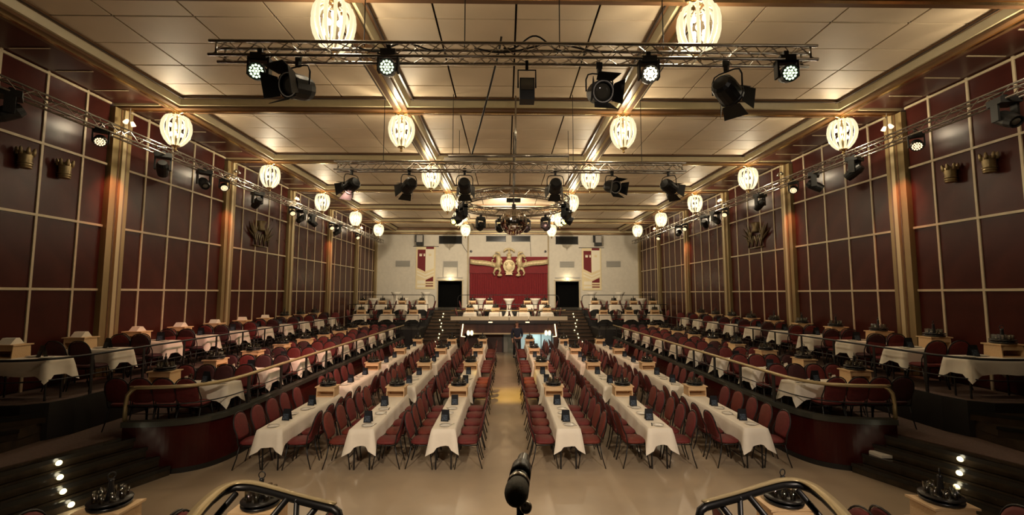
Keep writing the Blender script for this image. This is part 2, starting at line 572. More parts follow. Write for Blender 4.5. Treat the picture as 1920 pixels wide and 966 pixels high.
for s in (-1, 1):
    P = wallpath(-s) if False else [(x * (1 if s == -1 else -1), y) for x, y in [(-5.5, 23.3), (-5.5, 16), (-5.5, 11), (-5.5, 9.6), (-5.51, 9.1), (-5.56, 8.75), (-5.68, 8.47), (-5.88, 8.28), (-6.15, 8.17), (-6.5, 8.11), (-6.9, 8.08)]]
    S = SIDE[s]
    P0 = P
    P = []
    for i in range(len(P0) - 1):
        a, b, c, d = [Vector(P0[min(max(j, 0), len(P0) - 1)]) for j in (i - 1, i, i + 1, i + 2)]
        for k in range(5 if i > 1 else 1):
            t = k / 5
            q = .5 * ((2 * b) + (c - a) * t + (2 * a - 5 * b + 4 * c - d) * t * t + (3 * b - a - 3 * c + d) * t ** 3)
            P.append((q.x, q.y))
    P.append(P0[-1])
    # terrace floor slabs
    def M(poly):
        return [(x * -s, y) for x, y in poly]
    low = M([(-5.55, 23.35), (-5.55, 9.3), (-5.75, 8.6), (-6.2, 8.3), (-6.93, 8.14), (-8.25, 4.9), (-9.6, 4.9), (-9.6, 23.35)])
    solo('terrace_floor', MB().prism(low, 0.0, T1).mesh('terrace_floor', 'carpet'), f'carpeted floor of the {S} lower terrace behind the red parapet', 'floor', kind='structure')
    up = M([(-8.0, 23.4), (-8.0, 8.3), (-8.12, 7.95), (-8.4, 7.75), (-9.6, 7.65), (-9.6, 23.4)])
    solo('terrace_floor', MB().prism(up, T1, T2).mesh('terrace_floor', 'carpet'), f'carpeted floor of the {S} upper terrace along the wall', 'floor', kind='structure')
    # black face of the upper terrace
    fp = [(-8.0, 23.4), (-8.0, 8.3), (-8.12, 7.95), (-8.4, 7.75), (-9.5, 7.65)]
    fp = M(fp)
    A = [(x + s * -.03, y - .02) for x, y in fp]
    Bq = [(x + s * .01, y + .02) for x, y in fp]
    solo('terrace_face', MB().prism(A + Bq[::-1], T1, T2 + .01).mesh('terrace_face', 'black_satin'), f'black front face of the {S} upper terrace', 'trim', kind='structure')
    # red parapet
    w_ = thing('terrace_parapet', f'curved dark red parapet with black ledge around {S} lower terrace', 'parapet', kind='structure')
    obj('panel', wallstrip(P, -.03, .04, 0, .84, 'panel', 'terrace_red'), w_)
    obj('ledge', wallstrip(P, -.07, .09, .84, .93, 'ledge', 'ledge_grey'), w_)
    obj('skirting', wallstrip(P, -.045, .045, 0, .09, 'skirting', 'black_satin'), w_)
    # stairs
    for k in range(4):
        x0 = 6.07 + .20 * k
        poly = M([(-x0, 8.10), (-x0 - 1.31, 4.9), (-9.6, 4.9), (-9.6, 8.10)])
        st = thing('step', f'dark {ORD[k]} step up to the {S} lower terrace', 'step', kind='structure')
        obj('tread', MB().prism(poly, 0 if k == 0 else .165 * k, .165 * (k + 1) - .012).mesh('tread', 'step_tread'), st)
        L = math.hypot(1.31, 3.2)
        nose = M([(-x0 + .02, 8.09), (-x0 - 1.31 + .02, 4.9), (-x0 - 1.31 - .05, 4.9), (-x0 - .05, 8.09)])
        obj('nosing', MB().prism(nose, .165 * (k + 1) - .06, .165 * (k + 1)).mesh('nosing', 'black_gloss'), st)
    for k, yl in enumerate((6.85, 6.9, 7.0, 7.12)):
        xl = -(6.07 + .2 * k) - .41 * (8.1 - yl)
        nx, ny = .925, -.38
        solo('step_light', MB().lathe([(.035, 0), (.042, .012), (.038, .03), (.015, .036)], 12).mesh('step_light', 'strip_light', True),
             f'small glowing light on the {ORD[k]} step up to the {S} lower terrace', 'light', (-s * (xl + nx * .012), yl + ny * .012, .165 * k + .085), (PI / 2, 0, 1.18 * -s), 'step lights on the front stairs')
        point('step_light_glow', (-s * (xl + nx * .10), yl + ny * .10, .165 * k + .11), .5, (1, .88, .6), .03)
    for k in range(3):
        y0 = 6.55 + .38 * k
        st = thing('step', f'dark {ORD[k]} step up to the {S} upper terrace', 'step', kind='structure')
        poly = M([(-8.15 + .05 * k, y0 + .55), (-8.75, y0 - .1), (-9.6, y0 - .3), (-9.6, 7.9), (-8.15, 7.9)])
        z1 = T1 + .155 * (k + 1)
        obj('tread', MB().prism(poly, T1 + .155 * k, z1).mesh('tread', 'step_tread'), st)
        nose = M([(-8.15 + .05 * k + .02, y0 + .55), (-8.75, y0 - .12), (-9.6, y0 - .32), (-9.6, y0 - .25), (-8.77, y0 - .05), (-8.2 + .05 * k, y0 + .57)])
        obj('nosing', MB().prism(nose, z1 - .05, z1 + .005).mesh('nosing', 'black_gloss'), st)
    # rails
    def rail(label, path, z, zb, metal, r, posts, mid=None, tail=True, rp=.018):
        t = thing('handrail', label, 'railing', kind='structure')
        pts = [(x, y, z) for x, y in path]
        if tail:
            x1, y1 = path[-1]
            x2, y2 = path[-2]
            d = Vector((x1 - x2, y1 - y2)).normalized()
            pts[-1] = (x1 - d.x * .22, y1 - d.y * .22, z)
            pts += [(x1 - d.x * .10, y1 - d.y * .10, z - .035), (x1 - d.x * .02, y1 - d.y * .02, z - .13), (x1, y1, z - .28), (x1, y1, zb)]
        obj('top_rail', MB().tube(pts, r, 8).mesh('top_rail', metal, True), t)
        if mid:
            obj('middle_rail', MB().tube([(x, y, mid) for x, y in path], .012, 6).mesh('middle_rail', 'black_metal', True), t)
        pm = MB().bb(-rp * .5, rp * .5, -rp * 1.3, rp * 1.3, zb, z - r * .5).mesh('post', 'black_metal')
        for x, y in posts:
            obj('post', pm, t, (x, y, 0))
        return t
    rail(f'brass-topped railing on the curved parapet of the {S} lower terrace', P, 1.51, .93, 'rail_brass', .034,
         [(s * 5.5, 9.4 + 1.32 * k) for k in range(11)], mid=1.2, rp=.03)
    up_path = M([(-4.75, 23.42), (-7.8, 23.42), (-7.99, 23.2), (-8.02, 22.8), (-8.02, 15), (-8.02, 8.5), (-8.1, 8.12), (-8.3, 7.86), (-8.6, 7.76), (-9.45, 7.70)])
    rail(f'dark handrail along the edge of the {S} upper terrace', up_path, 2.03, T2, 'black_metal', .022,
         [(s * 8.02, 8.6 + 1.2 * k) for k in range(12)] + [(s * 6.9, 23.42), (s * 5.8, 23.42), (s * 4.78, 23.42)], mid=1.66, tail=False, rp=.02)
    rail(f'dark handrail before the second tier beside the {S} rear stairs', M([(-9.4, 26.22), (-7, 26.22), (-4.75, 26.22)]), 2.52, T3, 'black_metal', .022,
         [(s * x, 26.22) for x in (9.0, 7.9, 6.8, 5.7, 4.78)], tail=False)
    rail(f'dark handrail of the top tier beneath the {S} banner', M([(-9.4, 28.62), (-7, 28.62), (-4.77, 28.62)]), 3.07, T4, 'black_metal', .022,
         [(s * x, 28.62) for x in (9.2, 7.3)], tail=True)
    rail(f'dark end rail of the {S} lower terrace beside the rear stairs', M([(-5.5, 23.3), (-4.9, 23.3), (-4.72, 23.3)]), 1.5, .66, 'black_metal', .022,
         [(s * 5.1, 23.3)], tail=False)
    # rear tiers
    solo('rear_tier', MB().bb(s * 4.72, s * 9.55, 23.4, 26.25, 0, T2).mesh('rear_tier', 'black_satin'), f'lowest rear tier beside the {S} stairs', 'floor', kind='structure')
    solo('rear_tier', MB().bb(s * 4.72, s * 9.55, 26.2, 28.62, 0, T3).mesh('rear_tier', 'black_satin'), f'middle rear tier beside the {S} stairs', 'floor', kind='structure')
    for k in range(13):
        st = thing('step', f'dark {ORD[k]} step of the {S} rear staircase', 'step', kind='structure')
        y0 = 22.55 + .465 * k
        obj('tread', MB().bb(s * 2.55, s * 4.70, y0, y0 + .50 if k < 12 else 28.62, 0, .165 * (k + 1)).mesh('tread', 'stair_wood'), st)
        obj('nosing', MB().bb(s * 2.56, s * 4.69, y0 - .015, y0 + .05, .165 * (k + 1) - .04, .165 * (k + 1) + .004).mesh('nosing', 'black_gloss'), st)
    for k in range(12):
        xl = s * (3.72 + .03 * k + (.14 if k in (1, 3, 6, 9) else 0) * (1 if k % 2 else -1))
        solo('step_light', MB().lathe([(.035, 0), (.038, .01), (.035, .03), (.015, .035)], 10).mesh('step_light', 'strip_light'),
             f'small glowing step light, {ORD[k]} from the floor on the {S} rear staircase', 'light', (xl, 22.535 + .465 * k, .165 * k + .09), (PI / 2, 0, 0), group='step lights on the rear stairs')
solo('rear_tier', MB().bb(-9.55, 9.55, 28.6, YB, 0, T4).mesh('rear_tier', 'black_satin'), 'top rear tier below the red curtain', 'floor', kind='structure')
solo('rear_tier', MB().bb(-2.54, 2.54, 26.2, 28.62, 0, T3).mesh('rear_tier', 'black_satin'), 'middle rear tier between the two rear staircases', 'floor', kind='structure')
solo('rear_tier', MB().bb(-2.54, 2.54, 23.02, 26.2, 1.1, 1.42).mesh('rear_tier', 'black_satin'), 'gallery floor above the central passage', 'floor', kind='structure')

# ---- central gallery front with the passage below
gal = thing('gallery_front', 'dark gallery front with cream fascia band above the central passage', 'gallery', (0, 23, 0), kind='structure')
obj('fascia_board', MB().bb(-2.52, 2.52, -.02, .05, 1.12, 1.78).mesh('fascia_board', 'wood_dark'), gal)
for k in range(6):
    obj('fascia_panel', MB().bb(-.49, .49, -.05, .04, 1.79, 1.99).mesh('fascia_panel', 'fascia_white'), gal, (-2.53 + 1.015 * k, 0, 0))
obj('canopy', MB().prism([(-2.5, 1.76), (2.5, 1.76), (2.62, 1.62), (-2.62, 1.62)], -.2, 0, 'XZ').mesh('canopy', 'black_satin'), gal)
obj('trim_strip', MB().bb(-2.1, 2.1, -.05, 0, 1.07, 1.14).mesh('trim_strip', 'mullion'), gal)
for s in (-1, 1):
    obj('pier', MB().bb(-.12, .12, -.02, 1.3, 0, 1.12).mesh('pier', 'wood_dark'), gal, (s * 2.42, 0, 0))
    obj('light_strip', MB().tube([(s * 2.37, -.07, 1.6), (s * 2.45, -.07, .97)], .035, 4).mesh('light_strip', 'strip_light'), gal)
    obj('light_foot', MB().tube([(s * 2.45, -.07, .97), (s * 2.25, -.07, .95)], .02, 4).mesh('light_foot', 'strip_light'), gal)
    obj('ceiling_lamp', MB().box((s * .95, -.22, 1.70), (.2, .03, .05)).mesh('ceiling_lamp', 'led_warm'), gal)
    wl = thing('wall_lamp', f'pair of glowing wall shades on the {SIDE[s]} of the central passage', 'lamp', (s * 2.0, 22.95, 1.15), group='passage wall lamps')
    for q in (-1, 1):
        obj('shade', MB().lathe([(.05, -.12), (.075, -.04), (.075, .05), (.045, .12)], 10).mesh('shade', 'strip_light', True), wl, (q * .09, -.08, 0))
    obj('bracket', MB().bb(-.15, .15, -.04, .03, -.03, .03).mesh('bracket', 'black_metal'), wl)
solo('passage_wall', MB().bb(-2.5, 2.5, 24.2, 24.3, 0, 1.12).mesh('passage_wall', 'wood_dark'), 'dark wall at the back of the passage under the gallery', 'wall', kind='structure')
pd = thing('door_3', 'dark wooden door left of the standing person', 'door', (-.85, 24.18, 0), kind='structure')
obj('leaf', MB().bb(-.5, .5, -.04, 0, 0, 1.05).mesh('leaf', 'wood_dark'), pd)
obj('frame', MB().bb(.5, .56, -.06, 0, 0, 1.07).mesh('frame', 'black_satin'), pd)
solo('passage_panel', MB().bb(-.28, .55, 24.12, 24.19, 0, 1.07).mesh('passage_panel', 'panel_grey'), 'grey panel beside the dark door under the gallery', 'panel', kind='structure')
lc = thing('display_counter', 'bright glass counter glowing under the gallery right of the standing person', 'counter', (1.45, 23.9, 0))
for k in range(3):
    obj('pane', MB().bb(-.27, .27, -.02, .02, .22, 1.0).mesh('pane', 'lit_glass'), lc, (-.56 + .56 * k, 0, 0))
for k in range(4):
    obj('frame_bar', MB().bb(-.02, .02, -.03, .03, 0, 1.03).mesh('frame_bar', 'black_metal'), lc, (-.84 + .56 * k, 0, 0))
obj('plinth', MB().bb(-.85, .85, -.04, .2, 0, .21).mesh('plinth', 'black_satin'), lc)
point('counter_glow', (1.45, 23.4, .8), 12, (.7, .9, .85), .2)


def rail2(label, path, z, zb, metal, r, posts, tails):
    t = thing('handrail', label, 'railing', kind='structure')
    (xa, y), (xb, _) = path[0], path[-1]
    pts = [(xa, y, z) , (xb, y, z)]
    if tails:
        pts = [(xa, y, zb), (xa, y, z - .25), (xa + .06, y, z - .07), (xa + .25, y, z), (xb - .25, y, z), (xb - .06, y, z - .07), (xb, y, z - .25), (xb, y, zb)]
    obj('top_rail', MB().tube(pts, r, 8).mesh('top_rail', metal, True), t)
    pm = MB().bb(-.012, .012, -.02, .02, zb, z).mesh('post', 'black_metal')
    for x in posts:
        obj('post', pm, t, (x, y, 0))


rail2('brass rail above the cream gallery band', [(-3.0, 23.05), (3.0, 23.05)], 2.28, 1.99, 'brass', .028, (-2.5, -1.5, -.5, .5, 1.5, 2.5), False)
rail2('dark hooped rail before the middle tier between the rear stairs', [(-2.5, 26.22), (2.5, 26.22)], 2.52, T3, 'black_metal', .022, (-1.5, 0, 1.5), True)
rail2('dark hooped rail before the red curtain', [(-3.28, 28.64), (3.28, 28.64)], 3.07, T4, 'black_metal', .022, (-1.1, 1.1), True)

# ---- stage edge the camera looks over
solo('stage_floor', MB().bb(-6.5, 6.5, -2.4, 2.25, 1.0, 1.2).mesh('stage_floor', 'black_satin'), 'black stage floor behind the stair rails', 'floor', kind='structure')

# ================================================================== FURNITURE
def sup(wd, dp, z, n=16, e=3.2, cy=0.0):
    out = []
    for k in range(n):
        a = 2 * PI * k / n
        c, s_ = math.cos(a), math.sin(a)
        out.append((wd * math.copysign(abs(c) ** (2 / e), c), cy + dp * math.copysign(abs(s_) ** (2 / e), s_), z))
    return out


def back_outline(sc=1.0, n=18):
    pts = []
    for k in range(n):
        a = 2 * PI * k / n
        c, s_ = math.cos(a), math.sin(a)
        e = 2.3 if s_ > 0 else 5.0
        pts.append((.205 * sc * math.copysign(abs(c) ** (2 / e), c), .235 * sc * math.copysign(abs(s_) ** (2 / e), s_)))
    return pts


TILT = math.radians(13)


def back_xf(p, d):
    # p: outline (x, h) about the pad centre, d: depth out of the pad
    h = p[1]
    return (p[0], -.20 - h * math.sin(TILT) - .06 + d * math.cos(TILT), .735 + h * math.cos(TILT) + d * math.sin(TILT) * .2)


def chair_meshes(fab, tagname):
    seat = MB().rings([sup(.19, .18, .425), sup(.215, .205, .44), sup(.22, .21, .465), sup(.19, .18, .487)]).mesh('seat', fab, True)
    rg = []
    for sc, d in ((.86, -.022), (.97, -.016), (1.0, 0), (.97, .018), (.80, .030)):
        rg.append([back_xf(p, d) for p in back_outline(sc)])
    back = MB().rings([r[::-1] for r in rg]).mesh('backrest', fab, True)
    return seat, back


def chair_frame():
    op = [back_xf(p, -.004) for p in back_outline(1.06, 24)]
    arch = [op[k] for k in range(0, 13)]      # over the top from +x to -x
    lo1 = [(.225, -.20, .60), (.222, -.185, .50), (.215, -.17, .41)]
    lo2 = [(-p[0], p[1], p[2]) for p in lo1][::1]
    path = lo1[::-1] + arch + lo2
    fr = MB().tube(path, .011, 6).mesh('back_frame', 'black_metal', True)
    loop = [(.19, .17, .415), (-.19, .17, .415), (-.205, 0, .415), (-.20, -.17, .415), (.20, -.17, .415), (.205, 0, .415)]
    sf = MB().tube(loop, .010, 6, closed=True).mesh('seat_frame', 'black_metal', True)
    legf = MB().tube([(.185, .165, .42), (.205, .20, .2), (.225, .235, 0)], [.012, .011, .010], 6).mesh('leg', 'black_metal', True)
    legf2 = MB().tube([(-.185, .165, .42), (-.205, .20, .2), (-.225, .235, 0)], [.012, .011, .010], 6).mesh('leg', 'black_metal', True)
    legr = MB().tube([(.195, -.165, .42), (.205, -.205, .2), (.22, -.265, 0)], [.012, .011, .010], 6).mesh('leg', 'black_metal', True)
    legr2 = MB().tube([(-.195, -.165, .42), (-.205, -.205, .2), (-.22, -.265, 0)], [.012, .011, .010], 6).mesh('leg', 'black_metal', True)
    st = MB().tube([(-.205, .20, .2), (.205, .20, .2)], .008, 5).mesh('stretcher', 'black_metal', True)
    return [('back_frame', fr), ('seat_frame', sf), ('leg', legf), ('leg', legf2), ('leg', legr), ('leg', legr2), ('stretcher', st)]


FR = chair_frame()
FAB = {k: chair_meshes(k, k) for k in ('fabric_red', 'fabric_rust', 'fabric_dark')}


def joined(items, name):
    """one mesh from [(mesh, matrix)], materials kept"""
    vs, fs, mi, mats = [], [], [], []
    for me, mw in items:
        n = len(vs)
        vs += [tuple(mw @ v.co) for v in me.vertices]
        mm = me.materials[0]
        if mm not in mats:
            mats.append(mm)
        k = mats.index(mm)
        for p in me.polygons:
            fs.append(tuple(i + n for i in p.vertices))
            mi.append(k)
    me = bpy.data.meshes.new(name)
    me.from_pydata(vs, [], fs)
    for q in mats:
        me.materials.append(q)
    me.polygons.foreach_set('material_index', mi)
    me.polygons.foreach_set('use_smooth', [True] * len(fs))
    me.update()
    return me


I4 = Matrix.Identity(4)
CHAIR_ONE = {k: joined([(FAB[k][0], I4), (FAB[k][1], I4)] + [(m_, I4) for _, m_ in FR], 'banquet_chair') for k in FAB}
CHAIRS = []      # (x, y, z, rz, label, group, fabric)


def chair(x, y, z, rz, label, group, fab='fabric_red'):
    CHAIRS.append((x, y, z, rz + random.uniform(-.06, .06), label, group, fab))


# ---- tables and cloths
def cloth_mesh(lx, ly, drop, cdrop, seed, name='tablecloth'):
    rnd = random.Random(seed)
    hx, hy = lx / 2 + .008, ly / 2 + .008
    per = []

    def side(ax, ay, bx, by):
        L = math.hypot(bx - ax, by - ay)
        n = max(8, int(L / .075))
        for i in range(n):
            t = i / n
            per.append((ax + (bx - ax) * t, ay + (by - ay) * t))
    side(-hx, -hy, hx, -hy); side(hx, -hy, hx, hy); side(hx, hy, -hx, hy); side(-hx, hy, -hx, -hy)
    N = len(per)
    ph = rnd.uniform(0, 6)
    rings_ = []
    inset = []
    for (x, y) in per:
        inset.append((x * (1 - .012 / hx), y * (1 - .012 / hy), .006))
    rings_.append(inset)
    for lvl, fr in enumerate((0, .28, .62, 1.0)):
        ring = []
        for i, (x, y) in enumerate(per):
            c = min(math.hypot(abs(x) - hx, abs(y) - hy), .5)
            cn = math.exp(-(c / .065) ** 2)
            dr = drop + (cdrop - drop) * cn + .012 * math.sin(i * .62 + ph)
            ox = oy = 0
            if abs(abs(x) - hx) < 1e-6:
                ox = math.copysign(1, x)
            if abs(abs(y) - hy) < 1e-6:
                oy = math.copysign(1, y)
            fold = .010 + .012 * math.sin(i * .75 + ph) * fr + .055 * cn * fr + .02 * fr
            if lvl == 0:
                fold = .004
            ring.append((x + ox * fold, y + oy * fold, .0 - dr * fr))
        rings_.append(ring)
    mb = MB()
    vs = [p for r in rings_ for p in r]
    fs = []
    for i in range(len(rings_) - 1):
        for k in range(N):
            l = (k + 1) % N
            fs.append((i * N + l, i * N + k, (i + 1) * N + k, (i + 1) * N + l))
    fs.append(tuple(range(N)))
    mb.add(vs, fs)
    me = mb.mesh(name, 'cloth', True)
    me.polygons[len(fs) - 1].use_smooth = False
    return me


TB = {}


def table_meshes(lx, ly):
    key = (lx, ly)
    if key not in TB:
        top = MB().box((0, 0, .735 - .0125), (lx, ly, .025)).mesh('tabletop', 'wood_dark')
        leg = MB().tube([(0, 0, .72), (0, 0, 0)], .016, 6).mesh('leg', 'black_metal')
        apr = MB().box((0, 0, .69), (lx * .86, ly * .8, .04)).mesh('apron', 'black_satin')
        TB[key] = (top, leg, apr, [cloth_mesh(lx, ly, .285, .43, q) for q in (1, 2, 3)])
    return TB[key]


TN = [0]


def table(x, y, z, lx, ly, tlabel, clabel, tgroup, cgroup, rz=0.0):
    top, leg, apr, cl = table_meshes(lx, ly)
    t = thing('banquet_table', tlabel, 'table', (x, y, z), rz, tgroup)
    obj('tabletop', top, t)
    obj('apron', apr, t)
    for a in (-1, 1):
        for b in (-1, 1):
            obj('leg', leg, t, (a * (lx / 2 - .06), b * (ly / 2 - .09), 0))
    TN[0] += 1
    solo('tablecloth', cl[TN[0] % 3], clabel, 'tablecloth', (x, y, z + .737), (0, 0, rz), cgroup)


# ---- pine crate, glass carrier, menu card, plate
def crate_parts(wx=.42, wy=.32, h=.24):
    return [('top_board', MB().prism([(-wx / 2 - .03, -wy / 2 - .015), (-wx / 2 + .05, -wy / 2 + .005), (wx / 2 - .05, -wy / 2 + .005), (wx / 2 + .03, -wy / 2 - .015),
                                      (wx / 2 + .03, wy / 2 + .015), (wx / 2 - .05, wy / 2 - .005), (-wx / 2 + .05, wy / 2 - .005), (-wx / 2 - .03, wy / 2 + .015)], h - .022, h).mesh('top_board', 'pine')),
            ('side_board', MB().prism([(-wy / 2, 0), (wy / 2, 0), (wy / 2 - .012, h - .022), (-wy / 2 + .012, h - .022)], -wx / 2, -wx / 2 + .018, 'YZ').mesh('side_board', 'pine')),
            ('side_board', MB().prism([(-wy / 2, 0), (wy / 2, 0), (wy / 2 - .012, h - .022), (-wy / 2 + .012, h - .022)], wx / 2 - .018, wx / 2, 'YZ').mesh('side_board', 'pine')),
            ('back_board', MB().bb(-wx / 2 + .018, wx / 2 - .018, wy / 2 - .03, wy / 2 - .015, .002, h - .022).mesh('back_board', 'pine')),
            ('front_rail', MB().bb(-wx / 2 + .018, wx / 2 - .018, -wy / 2 + .012, -wy / 2 + .027, h - .11, h - .022).mesh('front_rail', 'pine')),
            ('bottom_board', MB().bb(-wx / 2 + .018, wx / 2 - .018, -wy / 2 + .01, wy / 2 - .01, 0, .018).mesh('bottom_board', 'pine'))]


CRATE = crate_parts()


def crate(x, y, z, label, group, rz=0.0):
    t = thing('pine_crate', label, 'crate', (x, y, z), rz, group)
    for n_, m_ in CRATE:
        obj(n_, m_, t)


CAR = [('tray', MB().lathe([(.02, 0), (.17, 0), (.185, .012), (.19, .035), (.178, .035), (.172, .014), (.02, .012)], 20).mesh('tray', 'carrier', True)),
       ('holder_plate', MB().lathe([(.02, .058), (.188, .058), (.194, .066), (.188, .076), (.02, .074)], 20).mesh('holder_plate', 'carrier', True)),
       ('handle', MB().lathe([(.05, .012), (.045, .08), (.028, .16), (.022, .24), (.026, .265), (.012, .275)], 10).mesh('handle', 'carrier', True)),
       ('ring', MB().tube([(.034 * math.cos(a * PI / 6), 0, .305 + .034 * math.sin(a * PI / 6)) for a in range(12)], .006, 5, closed=True).mesh('ring', 'carrier', True))]
GLASS = MB().lathe([(.022, 0), (.024, .004), (.028, .15), (.026, .15), (.022, .008), (.001, .008)], 10).mesh('beer_glass', 'thin_glass', True)
GL8 = [(.125 * math.cos(2 * PI * k / 9), .125 * math.sin(2 * PI * k / 9), .016) for k in range(9)]
GLJ = joined([(GLASS, Matrix.Translation(p)) for p in GL8], 'glass_ring')


def carrier(x, y, z, label, group, near=None):
    t = thing('glass_carrier', label, 'tray', (x, y, z), random.uniform(0, 6), group)
    for n_, m_ in CAR:
        obj(n_, m_, t)
    if near:
        for p in GL8:
            solo('beer_glass', GLASS, f'small beer glass in carrier {near}', 'glass', (x + p[0], y + p[1], z + p[2]), group='glasses in the carrier ' + near)
    else:
        obj('glass_ring', GLJ, t, kind='stuff', label='ring of small clear beer glasses')


cw_, ch_ = .15, .21
CARD_F = MB().add([(-cw_ / 2, -.055, 0), (cw_ / 2, -.055, 0), (cw_ / 2, 0, ch_), (-cw_ / 2, 0, ch_), (-cw_ / 2, -.051, 0), (cw_ / 2, -.051, 0), (cw_ / 2, .003, ch_), (-cw_ / 2, .003, ch_)],
                  [(0, 1, 2, 3), (7, 6, 5, 4), (0, 4, 5, 1), (3, 2, 6, 7), (1, 5, 6, 2), (0, 3, 7, 4)]).mesh('front_leaf', 'card')
CARD_B = MB().add([(-cw_ / 2, .051, 0), (cw_ / 2, .051, 0), (cw_ / 2, -.003, ch_), (-cw_ / 2, -.003, ch_), (-cw_ / 2, .055, 0), (cw_ / 2, .055, 0), (cw_ / 2, 0, ch_), (-cw_ / 2, 0, ch_)],
                  [(0, 1, 2, 3), (7, 6, 5, 4), (0, 4, 5, 1), (3, 2, 6, 7), (1, 5, 6, 2), (0, 3, 7, 4)]).mesh('rear_leaf', 'card')
CARD_P = MB().add([(-.055, -.054, .02), (.055, -.054, .02), (.055, -.027, .12), (-.055, -.027, .12)], [(0, 1, 2, 3)]).mesh('print', 'card_print')


def menu(x, y, z, rz, label, group):
    t = thing('menu_card', label, 'menu card', (x, y, z), rz, group)
    obj('front_leaf', CARD_F, t)
    obj('rear_leaf', CARD_B, t)
    obj('print', CARD_P, t, (0, -.001, 0))


PLATE = MB().lathe([(.03, 0), (.065, .004), (.105, .016), (.107, .019), (.064, .009), (.001, .007)], 20).mesh('plate', 'plate', True)
WINE = MB().lathe([(.034, 0), (.03, .003), (.004, .008), (.004, .075), (.02, .09), (.034, .12), (.036, .15), (.028, .185), (.026, .185), (.033, .15), (.031, .122), (.002, .09)], 12).mesh('wine_glass', 'thin_glass', True)
FORK = MB().add([(-.012, -.10, .002), (.012, -.10, .002), (.008, .02, .006), (.014, .10, .003), (-.014, .10, .003), (-.008, .02, .006)], [(0, 1, 2, 5), (5, 2, 3, 4)]).mesh('cutlery', 'steel')
TENT = MB().prism([(-.13, 0), (.13, 0), (.035, .11), (-.035, .11)], -.11, .11, 'YZ').mesh('paper_tent', 'paper')
NAPK = MB().prism([(-.06, 0), (.06, 0), (.02, .12), (-.045, .10)], -.004, .004, 'XZ').mesh('napkin', 'paper')

# ---- ground floor: six rows of four tables
ROWX = [-4.42, -2.77, -1.29, .99, 2.66, 4.42]
ROWN = ['outer left row', 'middle left row', 'inner left row', 'inner right row', 'middle right row', 'outer right row']
TBY = [8.2, 11.82, 15.44, 19.0]
for r, x in enumerate(ROWX):
    for k, y0 in enumerate(TBY):
        yc = y0 + 1.42
        TW = f'{ORD[k]} table from the stage, {ROWN[r]}'
        table(x, yc, 0, .40, 2.84, f'narrow dining table, {TW}', f'white cloth over {TW}', 'tables on the hall floor', 'cloths on the hall floor')
        for sd in (-1, 1):
            ais = 'aisle side' if sd * x < 0 else 'wall side'
            for i in range(5):
                fab = random.choice(['fabric_red', 'fabric_red', 'fabric_rust'])
                chair(x + sd * (.43 + random.uniform(-.015, .02)), y0 + .32 + .555 * i, 0, PI / 2 * (1 if sd > 0 else -1),
                      f'red chair, {ORD[i]} along {ais} of {TW}', f'chairs at the {ROWN[r]}', fab)
        ycr = y0 + 2.62
        crate(x, ycr, .745, f'pine crate at far end of {TW}', 'pine crates on the hall floor')
        carrier(x, ycr, 0.985, f'black glass carrier on crate of {TW}', 'glass carriers on the hall floor', f'on first table, {ROWN[r]}' if k == 0 else None)
        for i, dy in enumerate((.52, 1.72)):
            menu(x + random.uniform(-.04, .04), y0 + dy + random.uniform(-.1, .1), .745, random.uniform(-.15, .15),
                 f'black menu card, {ORD[i]} on {TW}', 'menu cards on the hall floor')
        for i, dy in enumerate((.22, .98, 1.38)):
            px, py = x + random.uniform(-.06, .06), y0 + dy + random.uniform(-.06, .06)
            solo('plate', PLATE, f'white plate, {ORD[i]} along {TW}', 'plate', (px, py, .745), group='plates on the hall floor')
            solo('cutlery', FORK, f'fork beside the {ORD[i]} plate on {TW}', 'cutlery', (px + .13 * random.choice((-1, 1)) * .8, py + .05, .745), (0, 0, random.uniform(-.5, .5)), 'cutlery on the hall floor')
# ---- the near tables below the stage
NX = [-4.28, -2.72, 2.80, 4.50]
for r, x in enumerate(NX):
    yf = 5.05
    nm = ['leftmost', 'second from the left', 'third from the left', 'rightmost'][r]
    table(x, yf - 1.42, 0, .40, 2.84, f'narrow dining table close below the stage, {nm}', f'white cloth on table close below the stage, {nm}', 'tables below the stage', 'cloths below the stage')
    crate(x, yf - .22, .745, f'pine crate close below the stage, {nm}', 'pine crates below the stage')
    carrier(x, yf - .22, 0.985, f'black glass carrier close below the stage, {nm}', 'carriers below the stage', f'below the stage, {nm}')
    for sd in (-1, 1):
        for i in range(2):
            chair(x + sd * .44, yf - .35 - .55 * i, 0, PI / 2 * sd, f'red chair, {ORD[i]} on {SIDE[sd]} of {nm} table close below the stage', 'chairs below the stage')
